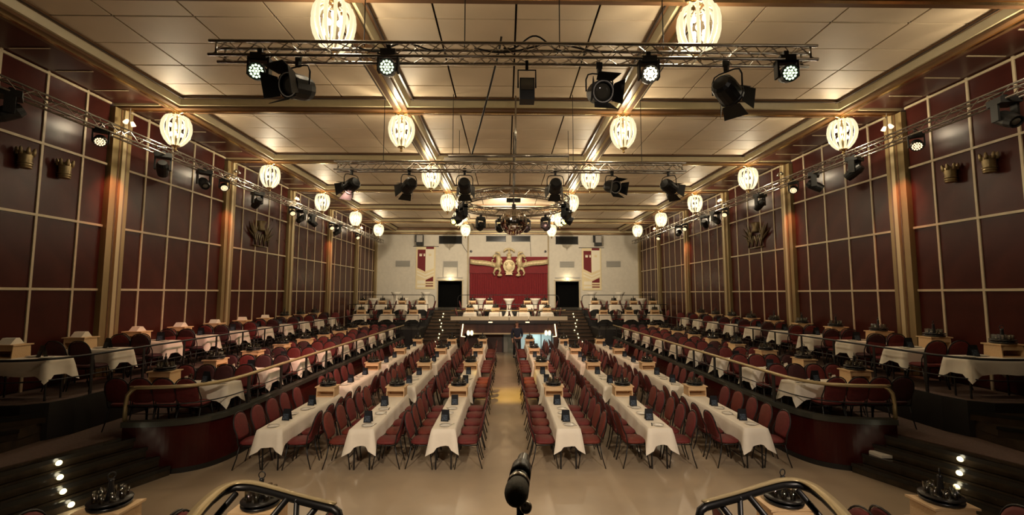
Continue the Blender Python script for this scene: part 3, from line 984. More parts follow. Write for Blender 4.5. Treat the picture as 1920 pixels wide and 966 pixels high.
# ---- lower and upper terraces
for s in (-1, 1):
    S = SIDE[s]
    for k in range(9):
        y = 9.08 + 1.55 * k
        TW = f'{ORD[k]} table from the stage, {S} lower terrace'
        xc = s * 6.44
        table(xc, y, T1, 1.62, .46, f'dining table, {TW}', f'white cloth over {TW}', 'tables on the lower terraces', 'cloths on the lower terraces')
        for sd in (-1, 1):
            for i in range(4):
                chair(s * (5.84 + .425 * i + (.2 if k == 0 and sd < 0 else 0)), y + sd * .46, T1, 0 if sd < 0 else PI,
                      f'red chair, {ORD[i]} from rail, {"stage" if sd < 0 else "far"} side of {TW}', f'chairs on the {S} lower terrace',
                      random.choice(['fabric_red', 'fabric_red', 'fabric_dark']))
        crate(s * 7.0, y, T1 + .745, f'pine crate on {TW}', 'pine crates on the lower terraces', PI / 2 if k % 2 else .0)
        carrier(s * 7.0, y, T1 + 0.985, f'black glass carrier on crate, {TW}', 'glass carriers on the lower terraces')
        menu(s * 6.2, y + .05, T1 + .745, random.uniform(-.4, .4), f'black menu card on {TW}', 'menu cards on the lower terraces')
        for i in range(3):
            solo('plate', PLATE, f'white plate, {ORD[i]} from rail on {TW}', 'plate', (s * (5.8 + .4 * i), y - .1 + .2 * (i % 2), T1 + .745), group='plates on the lower terraces')
        solo('wine_glass', WINE, f'stemmed glass on {TW}', 'glass', (s * 6.42, y - .08, T1 + .745), group='stemmed glasses on the lower terraces')
        if k < 5:
            solo('napkin', NAPK, f'folded white napkin on {TW}', 'napkin', (s * 6.62, y + .08, T1 + .745), (0, 0, random.uniform(-.6, .6)), 'napkins on the lower terraces')
    for k in range(10):
        y = 8.22 if k == 0 else 9.55 + 1.43 * (k - 1)
        TW = f'{ORD[k]} table from the stage, {S} upper terrace'
        table(s * 8.84, y, T2, 1.14, .46, f'dining table, {TW}', f'white cloth over {TW}', 'tables on the upper terraces', 'cloths on the upper terraces')
        for sd in (-1, 1):
            if k == 0:
                continue
            for i in range(2):
                chair(s * (8.48 + .47 * i), y + sd * .45, T2, 0 if sd < 0 else PI,
                      f'red chair, {ORD[i]} from rail, {"stage" if sd < 0 else "far"} side of {TW}', f'chairs on the {S} upper terrace',
                      random.choice(['fabric_red', 'fabric_dark']))
        crate(s * 9.16, y, T2 + .745, f'pine crate by the wall on {TW}', 'pine crates on the upper terraces')
        if s < 0 and k < 7:
            solo('paper_tent', TENT, f'folded white paper tent on the crate of {TW}', 'paper', (s * 9.16, y, T2 + 0.986), (0, 0, random.uniform(-.3, .3)), 'paper tents on the left upper terrace')
        else:
            carrier(s * 9.16, y, T2 + 0.985, f'black glass carrier on crate, {TW}', 'glass carriers on the upper terraces')
        menu(s * 8.62, y + .04, T2 + .745, random.uniform(-.4, .4), f'black menu card on {TW}', 'menu cards on the upper terraces')
        for i in range(2):
            solo('plate', PLATE, f'white plate, {ORD[i]} from rail on {TW}', 'plate', (s * (8.42 + .4 * i), y - .08 + .16 * i, T2 + .745), group='plates on the upper terraces')
# ---- rear tiers
REAR = []
for s in (-1, 1):
    S = SIDE[s]
    for i, x in enumerate((5.3, 6.75, 8.2)):
        REAR.append((s * x, 24.75, T2, f'lowest rear tier, {ORD[i]} out from the {S} stairs'))
    for i, x in enumerate((5.3, 6.5, 7.7, 8.9)):
        REAR.append((s * x, 27.15, T3, f'middle rear tier, {ORD[i]} out from the {S} stairs'))
for i, x in enumerate((-2.1, -.72, .78, 2.05)):
    REAR.append((x, 24.0, 1.42, f'gallery above the passage, {ORD[i]} from the left'))
for i, x in enumerate((-2.2, -1.15, 1.15, 2.2)):
    REAR.append((x, 27.0, T3, f'tier before the red curtain, {ORD[i]} from the left'))
for x, y, z, TW in REAR:
    table(x, y, z, .62, .62, f'small dining table on {TW}', f'white cloth of small table on {TW}', 'tables on the rear tiers', 'cloths on the rear tiers')
    crate(x, y, z + .745, f'pine crate on {TW}', 'pine crates on the rear tiers')
    carrier(x, y, z + 0.985, f'black glass carrier on {TW}', 'glass carriers on the rear tiers')
    for sd in (-1, 1):
        chair(x + sd * .5, y + .1, z, PI / 2 * sd, f'red chair, {SIDE[sd]} of small table on {TW}', 'chairs on the rear tiers')
# ---- standing tables with stretch covers
CT_TOP = MB().lathe([(.001, 1.08), (.33, 1.08), (.345, 1.09), (.345, 1.105), (.33, 1.112), (.001, 1.112)], 24).mesh('tabletop', 'cloth', True)
CT_COV = MB().lathe([(.33, .01), (.30, .05), (.20, .25), (.135, .45), (.13, .6), (.165, .8), (.26, .98), (.335, 1.08)], 24).mesh('stretch_cover', 'cloth', True)
CTS = [(-1.77, 28.0, T3, 'left of centre before the red curtain'), (.02, 26.75, T3, 'at the centre before the red curtain'), (1.7, 28.0, T3, 'right of centre before the red curtain'),
       (-8.6, 28.2, T3, 'at the left end of the middle rear tier'), (-6.7, 28.2, T3, 'in front of the left banner on the middle tier'),
       (6.95, 28.2, T3, 'in front of the right vent on the middle tier'), (8.5, 28.2, T3, 'at the right end of the middle rear tier'),
       (-7.63, 30.1, T4, 'below the left wall vent on the top tier'), (-5.6, 30.1, T4, 'below the left banner on the top tier'),
       (5.71, 30.1, T4, 'below the right banner on the top tier'), (7.64, 30.1, T4, 'below the right wall vent on the top tier')]
for x, y, z, q in CTS:
    t = thing('standing_table', f'tall white-covered round table {q}', 'table', (x, y, z), 0, 'standing tables on the rear tiers')
    obj('tabletop', CT_TOP, t)
    obj('stretch_cover', CT_COV, t)

# ---- place the chairs: the nearest 300 one by one, with parts where they can be seen
CHAIRS.sort(key=lambda c: math.hypot(c[0] + .16, c[1]))
for i, (x, y, z, rz, label, group, fab) in enumerate(CHAIRS[:300]):
    if i < 190:
        t = thing('banquet_chair', label, 'chair', (x, y, z), rz, group)
        obj('seat', FAB[fab][0], t)
        obj('backrest', FAB[fab][1], t)
        for n_, m_ in FR:
            obj(n_, m_, t)
    else:
        solo('banquet_chair', CHAIR_ONE[fab], label, 'chair', (x, y, z), (0, 0, rz), group)
rest = [(CHAIR_ONE[c[6]], Matrix.Translation(c[:3]) @ Matrix.Rotation(c[3], 4, 'Z')) for c in CHAIRS[300:]]


def joined_multi(items, name):
    vs, fs, mi, mats = [], [], [], []
    for me, mw in items:
        n = len(vs)
        vs += [tuple(mw @ v.co) for v in me.vertices]
        idx = []
        for q in me.materials:
            if q not in mats:
                mats.append(q)
            idx.append(mats.index(q))
        for p in me.polygons:
            fs.append(tuple(i + n for i in p.vertices))
            mi.append(idx[p.material_index])
    me = bpy.data.meshes.new(name)
    me.from_pydata(vs, [], fs)
    for q in mats:
        me.materials.append(q)
    me.polygons.foreach_set('material_index', mi)
    me.polygons.foreach_set('use_smooth', [True] * len(fs))
    me.update()
    return me


solo('banquet_chairs', joined_multi(rest, 'banquet_chairs'), 'red chairs massed at the far tables and rear tiers', 'chairs', kind='stuff')

# ================================================================== CHANDELIERS
PROF = [(.10, .365), (.17, .345), (.235, .30), (.275, .20), (.29, .08), (.285, -.02), (.262, -.13), (.215, -.24), (.15, -.33), (.085, -.375)]
ribs = []
NR = 14
for k in range(NR):
    a = 2 * PI * (k + .5) / NR
    ribs.append(MB().tube([(r_ * math.cos(a), r_ * math.sin(a), z_) for r_, z_ in PROF], [.014, .020, .026, .029, .030, .029, .027, .023, .017, .012], 6).mesh('crystal_strand', 'crystal', True))
CH_TOP = MB().tube([(.17 * math.cos(a * PI / 10), .17 * math.sin(a * PI / 10), .35) for a in range(20)], .014, 5, closed=True).mesh('top_ring', 'brass', True)
CH_BOT = MB().lathe([(.10, -.37), (.085, -.40), (.03, -.41), (.024, -.46), (.04, -.475), (.018, -.50)], 12).mesh('finial', 'brass', True)
CH_STEM = MB().tube([(0, 0, .49), (0, 0, -.40)], .018, 8).mesh('stem', 'antique_brass', True)
arms = [MB().tube([(q * .20, 0, .475), (q * .12, 0, .455), (q * .05, 0, .43), (q * .02, 0, .36)], [.03, .028, .026, .02], 8).mesh('arm', 'brass', True) for q in (-1, 1)]
BULB = MB().ball((0, 0, 0), .034, 8, 6, (1, 1, 1.5)).mesh('bulb', 'bulb', True)
bl = [(.12 * math.cos(2 * PI * k / 5), .12 * math.sin(2 * PI * k / 5), .12) for k in range(5)] + [(.10 * math.cos(2 * PI * k / 4 + .4), .10 * math.sin(2 * PI * k / 4 + .4), -.10) for k in range(4)]
cn = ['outer left line', 'inner left line', 'inner right line', 'outer right line']
for r in range(6):
    for c in range(4):
        if r == 0 and c == 0:
            continue
        t = thing('chandelier', f'crystal basket chandelier, {ORD[r]} from the stage in the {cn[c]}', 'chandelier', (BX[c], ROWY[r], 7.118), 0, 'crystal chandeliers under the ceiling beams')
        for m_ in ribs:
            obj('crystal_strand', m_, t)
        obj('top_ring', CH_TOP, t)
        obj('finial', CH_BOT, t)
        obj('stem', CH_STEM, t)
        for m_ in arms:
            obj('arm', m_, t)
        for p in bl:
            obj('bulb', BULB, t, p)
        L_ = point('chandelier_light', (BX[c], ROWY[r], 7.118), CHANDELIER_W, WARM, .16)

# ================================================================== TRUSSES AND STAGE LAMPS
def zigzag(a0, a1, n, f):
    pts = []
    for i in range(n + 1):
        pts.append(f(a0 + (a1 - a0) * i / n, i % 2))
    return pts


def box_truss(label, p0, axis, L, h=.2, pitch=.2, r=.022):
    """chords and one continuous lacing per face; p0 = centre"""
    t = thing('truss', label, 'truss', p0, 0 if axis == 'X' else PI / 2)
    hh = h / 2
    ch = MB().tube([(-L / 2, 0, 0), (L / 2, 0, 0)], r, 8).mesh('chord', 'aluminium', True)
    for a in (-1, 1):
        for b in (-1, 1):
            obj('chord', ch, t, (0, a * hh, b * hh))
    n = int(L / pitch)
    for a in (-1, 1):
        obj('lacing', MB().tube(zigzag(-L / 2 + .05, L / 2 - .05, n, lambda u, q: (u, a * hh, hh if q else -hh)), r * .45, 5).mesh('lacing', 'aluminium'), t)
        obj('lacing', MB().tube(zigzag(-L / 2 + .05, L / 2 - .05, n, lambda u, q: (u, hh if q else -hh, a * hh)), r * .45, 5).mesh('lacing', 'aluminium'), t)
    em = MB().tube([(0, 0, -hh), (0, 0, hh)], r * .7, 6).mesh('end_bar', 'aluminium', True)
    for q in (-1, 1):
        for a in (-1, 1):
            obj('end_bar', em, t, (q * (L / 2 - .1), a * hh, 0))
    return t


def wires(label, pts, z0, z1=7.9):
    for i, (x, y) in enumerate(pts):
        solo('suspension_wire', MB().tube([(x, y, z0), (x, y, z1)], .008, 5).mesh('suspension_wire', 'black_metal'), f'thin steel wire holding {label}, {ORD[i]} from the left', 'wire', group='truss suspension wires')


box_truss('silver box truss crossing the hall nearest the stage', (-.03, 5.77, 6.46), 'X', 8.2, .19, .2, .022)
wires('the nearest cross truss', [(-2.1, 5.77), (-.73, 5.77), (.57, 5.77), (2.0, 5.77)], 6.55)
box_truss('silver box truss crossing the hall behind the first chandeliers', (-.05, 10.0, 6.11), 'X', 8.1, .19, .2, .02)
wires('the second cross truss', [(-3.0, 10.0), (-1.4, 10.0), (1.4, 10.0), (3.0, 10.0)], 6.2)
for s in (-1, 1):
    box_truss(f'silver box truss running along the {SIDE[s]} wall', (s * 8.75, 18.0, 6.74), 'Y', 25.0, .2, .25, .02)
    wires(f'the {SIDE[s]} wall truss', [(s * 8.75, 6.9 + 4.25 * k) for k in range(6)], 6.83, 7.74)
# pipes above second truss
pp = thing('pipe_rig', 'grey pipe and hoist bar above the second cross truss', 'pipe', (0, 10.0, 6.36))
obj('pipe', MB().tube([(-1.5, 0, 0), (1.3, 0, .03)], .04, 8).mesh('pipe', 'aluminium', True), pp)
obj('pipe', MB().tube([(-.6, .15, .07), (.75, .15, .08)], .03, 8).mesh('pipe', 'aluminium', True), pp)
obj('hoist_box', MB().box((-1.1, .05, -.07), (1.0, .14, .09)).mesh('hoist_box', 'aluminium'), pp)
obj('pole', MB().tube([(0.06, 0, 0), (.06, 0, 1.46)], .02, 6).mesh('pole', 'aluminium', True), pp)
solo('black_cable', MB().tube([(-.25, 7.6, 7.82), (-.3, 7.75, 7.6), (-.55, 8.6, 7.1), (-.85, 9.6, 6.55), (-.95, 9.95, 6.4)], .02, 6).mesh('black_cable', 'cable', True), 'black cable hanging from the ceiling to the second truss', 'cable')
for i, (xa, xb) in enumerate(((-2.2, -1.0), (-.6, 1.4), (-.2, .6))):
    pts = []
    for k in range(17):
        u = k / 16
        pts.append((xa + (xb - xa) * u, 5.80 + .03 * math.sin(7 * u), 6.56 - .05 * math.sin(9 * u) + (.12 * math.sin(PI * u) if i == 2 else 0)))
    solo('black_cable', MB().tube(pts, .013, 5).mesh('black_cable', 'cable', True), ['black cable sagging inside the nearest truss near its left lamps', 'black cable bundle inside the middle of the nearest truss', 'black cable loop arching over the middle of the nearest truss'][i], 'cable')

# lamp meshes (aim along -Y in local space, yoke upwards)
FB = MB().lathe([(.001, .20), (.10, .195), (.135, .16), (.15, .08), (.15, -.10), (.16, -.11), (.16, -.14), (.12, -.14), (.12, -.10), (.001, -.10)], 16, axis='Y').mesh('housing', 'lamp_black')
FL = MB().lathe([(.001, -.125), (.06, -.122), (.118, -.105), (.118, -.10)], 16, axis='Y').mesh('lens', 'lamp_glass', True)
FRING = MB().tube([(.135 * math.cos(a * PI / 10), -.142, .135 * math.sin(a * PI / 10)) for a in range(20)], .008, 5, closed=True).mesh('lens_ring', 'grey_grille', True)
YOKE = MB().tube([(-.19, 0, 0), (-.19, 0, .16), (-.16, 0, .235), (-.10, 0, .255), (.10, 0, .255), (.16, 0, .235), (.19, 0, .16), (.19, 0, 0)], .011, 6).mesh('yoke', 'lamp_black', True)
CLAMP = MB().bb(-.025, .025, -.025, .025, .255, .33).bb(-.04, .04, -.015, .015, .33, .42).mesh('clamp', 'lamp_black')


def flap(ang):
    m_ = Matrix.Rotation(ang, 4, 'Y') @ Matrix.Translation((0, -.14, .135)) @ Matrix.Rotation(math.radians(-24), 4, 'X')
    return MB(m_).add([(-.11, 0, 0), (.11, 0, 0), (.155, -.19, 0), (-.155, -.19, 0), (-.11, 0, .006), (.11, 0, .006), (.155, -.19, .006), (-.155, -.19, .006)],
                      [(0, 1, 2, 3), (7, 6, 5, 4), (0, 4, 5, 1), (1, 5, 6, 2), (2, 6, 7, 3), (3, 7, 4, 0)]).mesh('barn_door', 'lamp_black')


FLAPS = [flap(a) for a in (0, PI / 2, PI, -PI / 2)]


def fresnel(x, y, z, yaw, pitch, label, group, sc=1.0):
    t = thing('fresnel_spotlight', label, 'spotlight', (x, y, z), yaw, group)
    t.scale = (sc, sc, sc)
    obj('yoke', YOKE, t)
    obj('clamp', CLAMP, t)
    h = obj('housing', FB, t, rot=(pitch, 0, 0))
    obj('lens', FL, h)
    obj('lens_ring', FRING, h)
    for m_ in FLAPS:
        obj('barn_door', m_, h)


PB = MB().lathe([(.001, .10), (.06, .10), (.10, .06), (.115, -.02), (.115, -.10), (.105, -.10), (.10, -.085), (.001, -.085)], 16, axis='Y').mesh('head', 'lamp_black')
PBASE = MB().bb(-.10, .10, -.07, .07, .16, .25).bb(-.14, -.115, -.05, .05, -.05, .2).bb(.115, .14, -.05, .05, -.05, .2).bb(-.14, .14, -.05, .05, .15, .19).bb(-.03, .03, -.02, .02, .25, .33).mesh('base', 'lamp_black')


def leds(m_):
    mb = MB()
    pts = [(0, 0)] + [(.038 * math.cos(a * PI / 3), .038 * math.sin(a * PI / 3)) for a in range(6)] + [(.076 * math.cos(a * PI / 6), .076 * math.sin(a * PI / 6)) for a in range(12)]
    for a, b in pts:
        mb.lathe([(.016, -.088), (.014, -.096), (.001, -.098)], 8, (a, 0, b), 'Y')
    return mb.mesh('led_cluster', m_)


LED = {k: leds(k) for k in ('led_on', 'led_hot', 'led_warm', 'led_yellow', 'led_red', 'lamp_glass')}


def par(x, y, z, yaw, pitch, label, group, m_='lamp_glass', sc=1.0):
    t = thing('led_washlight', label, 'stage light', (x, y, z), yaw, group)
    t.scale = (sc, sc, sc)
    obj('base', PBASE, t)
    h = obj('head', PB, t, rot=(pitch, 0, 0))
    obj('led_cluster', LED[m_], h, kind='stuff', label='cluster of round diodes')


G1 = 'lamps on the nearest cross truss'
fresnel(-2.98, 5.77, 5.97, -.38, .25, 'large black spotlight with barn doors, first from left on nearest truss', G1, 1.12)
fresnel(1.10, 5.72, 5.90, .15, .35, 'black spotlight facing the stage under the middle of the nearest truss', G1)
fresnel(2.86, 5.77, 5.96, PI - .9, .3, 'black spotlight turned away, on the right of the nearest truss', G1, 1.05)
par(-3.47, 5.72, 6.14, .1, .25, 'lit washlight at the left end of the nearest truss', G1, 'led_on')
par(-1.75, 5.72, 6.21, .05, .25, 'lit washlight below the inner left chandelier line, nearest truss', G1, 'led_on')
par(1.77, 5.72, 6.14, -.05, .2, 'brightest washlight, glaring on the right half of the nearest truss', G1, 'led_hot')
par(3.66, 5.72, 6.17, -.1, .25, 'lit washlight at the right end of the nearest truss', G1, 'led_on')
fl_ = thing('floodlight', 'black rectangular floodlight under the centre of the nearest truss', 'floodlight', (.12, 5.77, 5.93), 0)
obj('housing', MB().prism([(-.10, -.15), (.10, -.15), (.10, .15), (-.10, .15)], -.09, .09, 'XZ').mesh('housing', 'lamp_black'), fl_)
obj('front_frame', MB().bb(-.085, .085, -.1, -.088, -.02, .13).mesh('front_frame', 'lamp_glass'), fl_)
obj('yoke', MB().tube([(-.12, 0, .05), (-.12, 0, .30), (.12, 0, .30), (.12, 0, .05)], .011, 6).mesh('yoke', 'lamp_black', True), fl_)
obj('clamp', MB().bb(-.02, .02, -.02, .02, .30, .43).mesh('clamp', 'lamp_black'), fl_)
G2 = 'lamps on the second cross truss'
for i, (x, yaw) in enumerate(((-3.72, -2.2), (-2.4, -2.5), (-1.12, PI), (.98, PI), (2.3, .4), (3.62, 2.2))):
    fresnel(x, 10.0, 5.66, yaw, .3, f'black barn-door spotlight, {ORD[i]} from the left on the second truss', G2)
# ring truss with mirror ball
rt = thing('ring_truss', 'silver circular truss around the mirror ball', 'truss', (.06, 12.3, 5.72))
for rr in (1.36, 1.56):
    for zz in (-.1, .1):
        obj('chord', MB().tube([(rr * math.cos(2 * PI * k / 48), rr * math.sin(2 * PI * k / 48), zz) for k in range(48)], .02, 6, closed=True).mesh('chord', 'aluminium', True), rt)
for nm_, f_ in (('outer', lambda a, q: (1.56 * math.cos(a), 1.56 * math.sin(a), .1 if q else -.1)), ('inner', lambda a, q: (1.36 * math.cos(a), 1.36 * math.sin(a), .1 if q else -.1)),
                ('top', lambda a, q: ((1.56 if q else 1.36) * math.cos(a), (1.56 if q else 1.36) * math.sin(a), .1)), ('low', lambda a, q: ((1.56 if q else 1.36) * math.cos(a), (1.56 if q else 1.36) * math.sin(a), -.1))):
    obj('lacing', MB().tube([f_(2 * PI * k / 44, k % 2) for k in range(44)], .010, 5, closed=True).mesh('lacing', 'aluminium'), rt)
obj('cross_bar', MB().tube([(-1.36, 0, -.1), (1.36, 0, -.1)], .02, 6).mesh('cross_bar', 'aluminium', True), rt)
wires('the circular truss', [(-1.5, 12.3), (.06, 10.74), (.06, 13.86), (1.62, 12.3)], 5.80)
mbp = []
NB, MBV = 40, 24
mb = MB()
for i in range(MBV):
    t0, t1_ = PI * i / MBV + .008, PI * (i + 1) / MBV - .008
    for k in range(NB):
        a0, a1 = 2 * PI * k / NB + .012, 2 * PI * (k + 1) / NB - .012
        q = []
        for t_, a_ in ((t1_, a0), (t1_, a1), (t0, a1), (t0, a0)):
            q.append((.385 * math.sin(t_) * math.cos(a_), .385 * math.sin(t_) * math.sin(a_), .385 * math.cos(t_)))
        mb.add(q, [(0, 1, 2, 3)])
ball = thing('mirror_ball', 'large mirror ball hanging inside the circular truss', 'mirror ball', (.06, 12.3, 5.20))
obj('core', MB().ball((0, 0, 0), .377, 32, 20).mesh('core', 'ceiling_dark', True), ball)
obj('mirror_tiles', mb.mesh('mirror_tiles', 'mirror'), ball, kind='stuff')
obj('motor', MB().lathe([(.06, .39), (.06, .50), (.015, .52), (.015, 2.6)], 10).mesh('motor', 'black_metal'), ball)
solo('rig_box', MB().box((0, 0, 0), (.42, .18, .10)).mesh('rig_box', 'lamp_black'), 'small black box hanging inside the circular truss above the mirror ball', 'box', (.06, 12.9, 5.95))
solo('suspension_wire', MB().tube([(.06, 12.9, 6.0), (.06, 12.9, 7.9)], .015, 5).mesh('suspension_wire', 'aluminium'), 'thin pole holding the small black box above the mirror ball', 'wire')
RG = [(-150, 'lamp_glass', 'left front'), (-30, 'lamp_glass', 'right front'), (-178, 'lamp_glass', 'far left'), (2, 'lamp_glass', 'far right'), (130, 'lamp_glass', 'left rear'),
      (50, 'lamp_glass', 'right rear'), (105, 'lamp_glass', 'rear beside the ball on the left'), (75, 'lamp_glass', 'rear beside the ball on the right')]
for a, m_, q in RG:
    x, y = .06 + 1.56 * math.cos(math.radians(a)), 12.3 + 1.56 * math.sin(math.radians(a))
    par(x, y, 5.27, math.radians(a) + PI / 2, .5, f'dark washlight on the circular truss, {q}', 'lamps on the circular truss', m_, 1.1)
for s in (-1, 1):
    par(.0 + s * 2.9, 23.0, 6.9, s * .1, -.1, f'yellow glowing lamp behind the {SIDE[s]} inner chandelier line near the rear', 'far glowing lamps', 'led_yellow', 1.2)
    solo('suspension_wire', MB().tube([(s * 2.9, 23.0, 7.2), (s * 2.9, 23.0, 7.9)], .012, 5).mesh('suspension_wire', 'black_metal'), f'short bar holding the far {SIDE[s]} yellow lamp', 'wire')
# lamps on the side trusses
for s in (-1, 1):
    S = SIDE[s]
    GS = f'lamps on the {S} wall truss'
    for i, y in enumerate((9.2, 13.3, 17.6, 21.6, 25.4)):
        par(s * 8.75, y, 6.42, s * -.7, .7, f'lit washlight, {ORD[i]} from the stage on the {S} wall truss', GS, 'led_warm')
    for i, y in enumerate((7.5, 10.9, 12.4, 15.1, 18.4, 19.4, 22.4)):
        t = thing('moving_head', f'black moving light, {ORD[i]} from the stage on the {S} wall truss', 'stage light', (s * 8.75, y, 6.40), random.uniform(-1, 1) + (PI if i % 2 else 0), GS)
        t.scale = (1.15, 1.15, 1.15)
        obj('base', MB().bb(-.15, .15, -.12, .12, .14, .24).bb(-.03, .03, -.03, .03, .24, .30).mesh('base', 'lamp_black'), t)
        obj('yoke_arm', MB().bb(-.15, -.12, -.06, .06, -.12, .15).mesh('yoke_arm', 'lamp_black'), t)
        obj('yoke_arm', MB().bb(.12, .15, -.06, .06, -.12, .15).mesh('yoke_arm', 'lamp_black'), t)
        h = obj('head', MB().lathe([(.001, .16), (.08, .16), (.11, .08), (.11, -.10), (.095, -.2), (.08, -.2), (.08, -.18), (.001, -.18)], 14, axis='Y').mesh('head', 'lamp_black'), t, (0, 0, -.08), (.6, 0, 0))
        obj('lens', MB().lathe([(.078, -.182), (.04, -.195), (.001, -.198)], 12, axis='Y').mesh('lens', 'lamp_glass', True), h)
    # little spot clusters at the pillar heads
    for k in range(1, 6):
        t = thing('pillar_spot', f'small twin spotlight at the head of {S} wall pillar {ORD[k - 1]} from the stage', 'spotlight', (s * 9.2, ROWY[k] - .1, 7.3), 0, 'twin spots at the pillar heads')
        obj('drop_rod', MB().tube([(0, 0, .42), (0, 0, 0)], .008, 5).mesh('drop_rod', 'aluminium'), t)
        for q in (-1, 1):
            obj('lamp_head', MB().lathe([(.03, .05), (.045, -.02), (.05, -.06), (.04, -.06), (.001, -.05)], 10).mesh('lamp_head', 'led_warm' if k % 2 else 'aluminium', True), t, (0, q * .09, -.03), (q * .6, 0, 0))
    for k in (1, 2, 4):
        spot(f'pillar_wash', (s * 8.9, ROWY[k] - .45, 6.35), (s * 9.45, ROWY[k] - .1, 5.0), 130 if k != 4 else 150, (1.0, .30, .14), 65, .9, .04)

# ================================================================== WALL ORNAMENTS
def crown(x, y, z, s, label):
    t = thing('bronze_ornament', label, 'ornament', (x, y, z), PI / 2 * s, 'bronze crowns on the side walls')
    obj('band', MB().lathe([(.085, -.2), (.092, -.2), (.10, -.09), (.088, -.09)], 20).mesh('band', 'antique_brass', True), t)
    for k in range(3):
        obj('hoop', MB().tube([((.094 + .006 * k) * math.cos(a * PI / 10), (.094 + .006 * k) * math.sin(a * PI / 10), -.19 + .045 * k) for a in range(20)], .010, 5, closed=True).mesh('hoop', 'antique_brass', True), t)
    obj('cup', MB().lathe([(.001, -.19), (.086, -.19), (.095, -.09), (.106, .05), (.116, .12), (.108, .12), (.098, .05), (.001, .03)], 20).mesh('cup', 'antique_brass', True), t)
    for k in range(7):
        a = 2 * PI * k / 7 + .2
        c_, s_ = math.cos(a), math.sin(a)
        obj('point', MB().tube([(.108 * c_, .108 * s_, .06), (.116 * c_, .116 * s_, .12), (.126 * c_, .126 * s_, .18), (.13 * c_, .13 * s_, .2)], [.034, .034, .022, .005], 6).mesh('point', 'antique_brass', True), t)


for s in (-1, 1):
    crown(s * 9.40, 8.40, 5.78, s, f'bronze crown relief on the {SIDE[s]} wall, nearer the stage')
    crown(s * 9.40, 9.16, 5.78, s, f'bronze crown relief on the {SIDE[s]} wall, nearer the first pillar')
    t = thing('wall_emblem', f'bronze emblem with leaf sprays high on the {SIDE[s]} wall panels', 'ornament', (s * 9.48, 16.68, 5.42))
    for q in (-1, 1):
        for k in range(5):
            a = math.radians(35 + 24 * k)
            mbx = MB()
            c0 = (0, q * (.25 + .05 * k), -.3 + .02 * k)
            c1 = (-s * .04, q * (.55 + .5 * math.cos(a)), -.28 + .75 * math.sin(a))
            mid = [(c0[i] + c1[i]) / 2 for i in range(3)]
            obj('leaf', MB().tube([c0, mid, c1], [.015, .06, .008], 6, flat=.5).mesh('leaf', 'bronze_dark', True), t)
    obj('cap', MB().lathe([(.16, .12), (.17, .16), (.13, .30), (.2, .48), (.16, .50), (.001, .40)], 14).mesh('cap', 'bronze_dark', True), t)
    for k in range(4):
        y_ = -.42 + .28 * k
        obj('letter_bar', MB().tube([(-s * .03, y_, .0), (-s * .03, y_ + .08, -.42), (-s * .03, y_ + .2, .0)], .03, 6).mesh('letter_bar', 'bronze_dark', True), t)
    obj('base_bar', MB().tube([(-s * .02, -.45, -.47), (-s * .02, .45, -.47)], .025, 6).mesh('base_bar', 'bronze_dark', True), t)

# ================================================================== REAR WALL FITTINGS
def pleats(x0, x1, z0, z1, amp, n, y):
    vs, fs = [], []
    N = n * 6
    for j, z in enumerate((z0, z0 + (z1 - z0) * .5, z1)):
        for i in range(N + 1):
            u = i / N
            vs.append((x0 + (x1 - x0) * u, y + amp * math.sin(2 * PI * n * u) * (1.15 - .3 * j / 2), z))
    for j in range(2):
        for i in range(N):
            a = j * (N + 1) + i
            fs.append((a, a + 1, a + N + 2, a + N + 1))
    return vs, fs


cu = thing('stage_curtain', 'deep red pleated curtain at the centre of the rear wall', 'curtain', (0, YB - .18, 0))
vs, fs = pleats(-2.76, 2.82, T4 + .02, 5.8, .035, 34, 0)
obj('drape', MB().add(vs, fs).mesh('drape', 'curtain', True), cu)
obj('valance', MB().bb(-2.77, 2.83, -.06, -.045, 4.64, 5.8).mesh('valance', 'curtain'), cu)
obj('hem', MB().bb(-2.77, 2.83, -.066, -.045, 4.60, 4.65).mesh('hem', 'banner_red'), cu)
for s in (-1, 1):
    solo('wall_pipe', MB().tube([(s * 2.9, YB - .05, T4), (s * 2.9, YB - .05, 7.42)], .05, 8).mesh('wall_pipe', 'mullion', True), f'slim pipe up the rear wall at the {SIDE[s]} edge of the curtain', 'pipe')
    solo('curtain_pulley', MB().lathe([(.001, -.05), (.09, -.04), (.09, .04), (.001, .05)], 10, axis='Y').mesh('curtain_pulley', 'black_metal'), f'small black pulley above the {SIDE[s]} end of the curtain', 'pulley', (s * 2.68, YB - .05, 6.2))
# crest
cr = thing('crest', 'gilded coat of arms with two rearing beasts over the red curtain', 'crest', (.06, YB - .42, 5.1))
shp = []
for k in range(20):
    a = 2 * PI * k / 20
    x_, z_ = .44 * math.cos(a), .52 * math.sin(a)
    if z_ < 0:
        x_ *= 1 - .25 * (-z_ / .52) ** 2
    shp.append((x_, z_))
obj('shield', MB().rings([[(a * sc, d, b * sc) for a, b in shp][::-1] for sc, d in ((1.0, .1), (1.0, 0), (.93, -.05), (.86, -.04), (.6, -.09), (.3, -.11))]).mesh('shield', 'gilt', True), cr)
for q in (-1, 1):
    obj('roundel', MB().lathe([(.001, -.14), (.06, -.13), (.12, -.09), (.12, -.05)], 14, (q * .19, 0, .16), 'Y').mesh('roundel', 'gilt', True), cr)
obj('foot', MB().prism([(-.26, -.62), (.26, -.62), (.2, -.5), (.3, -.44), (-.3, -.44), (-.2, -.5)], -.06, .08, 'XZ').mesh('foot', 'gilt'), cr)
obj('helmet', MB().lathe([(.11, .5), (.19, .52), (.15, .62), (.16, .80), (.20, .86), (.14, .9), (.001, .9)], 14).mesh('helmet', 'gilt', True), cr)
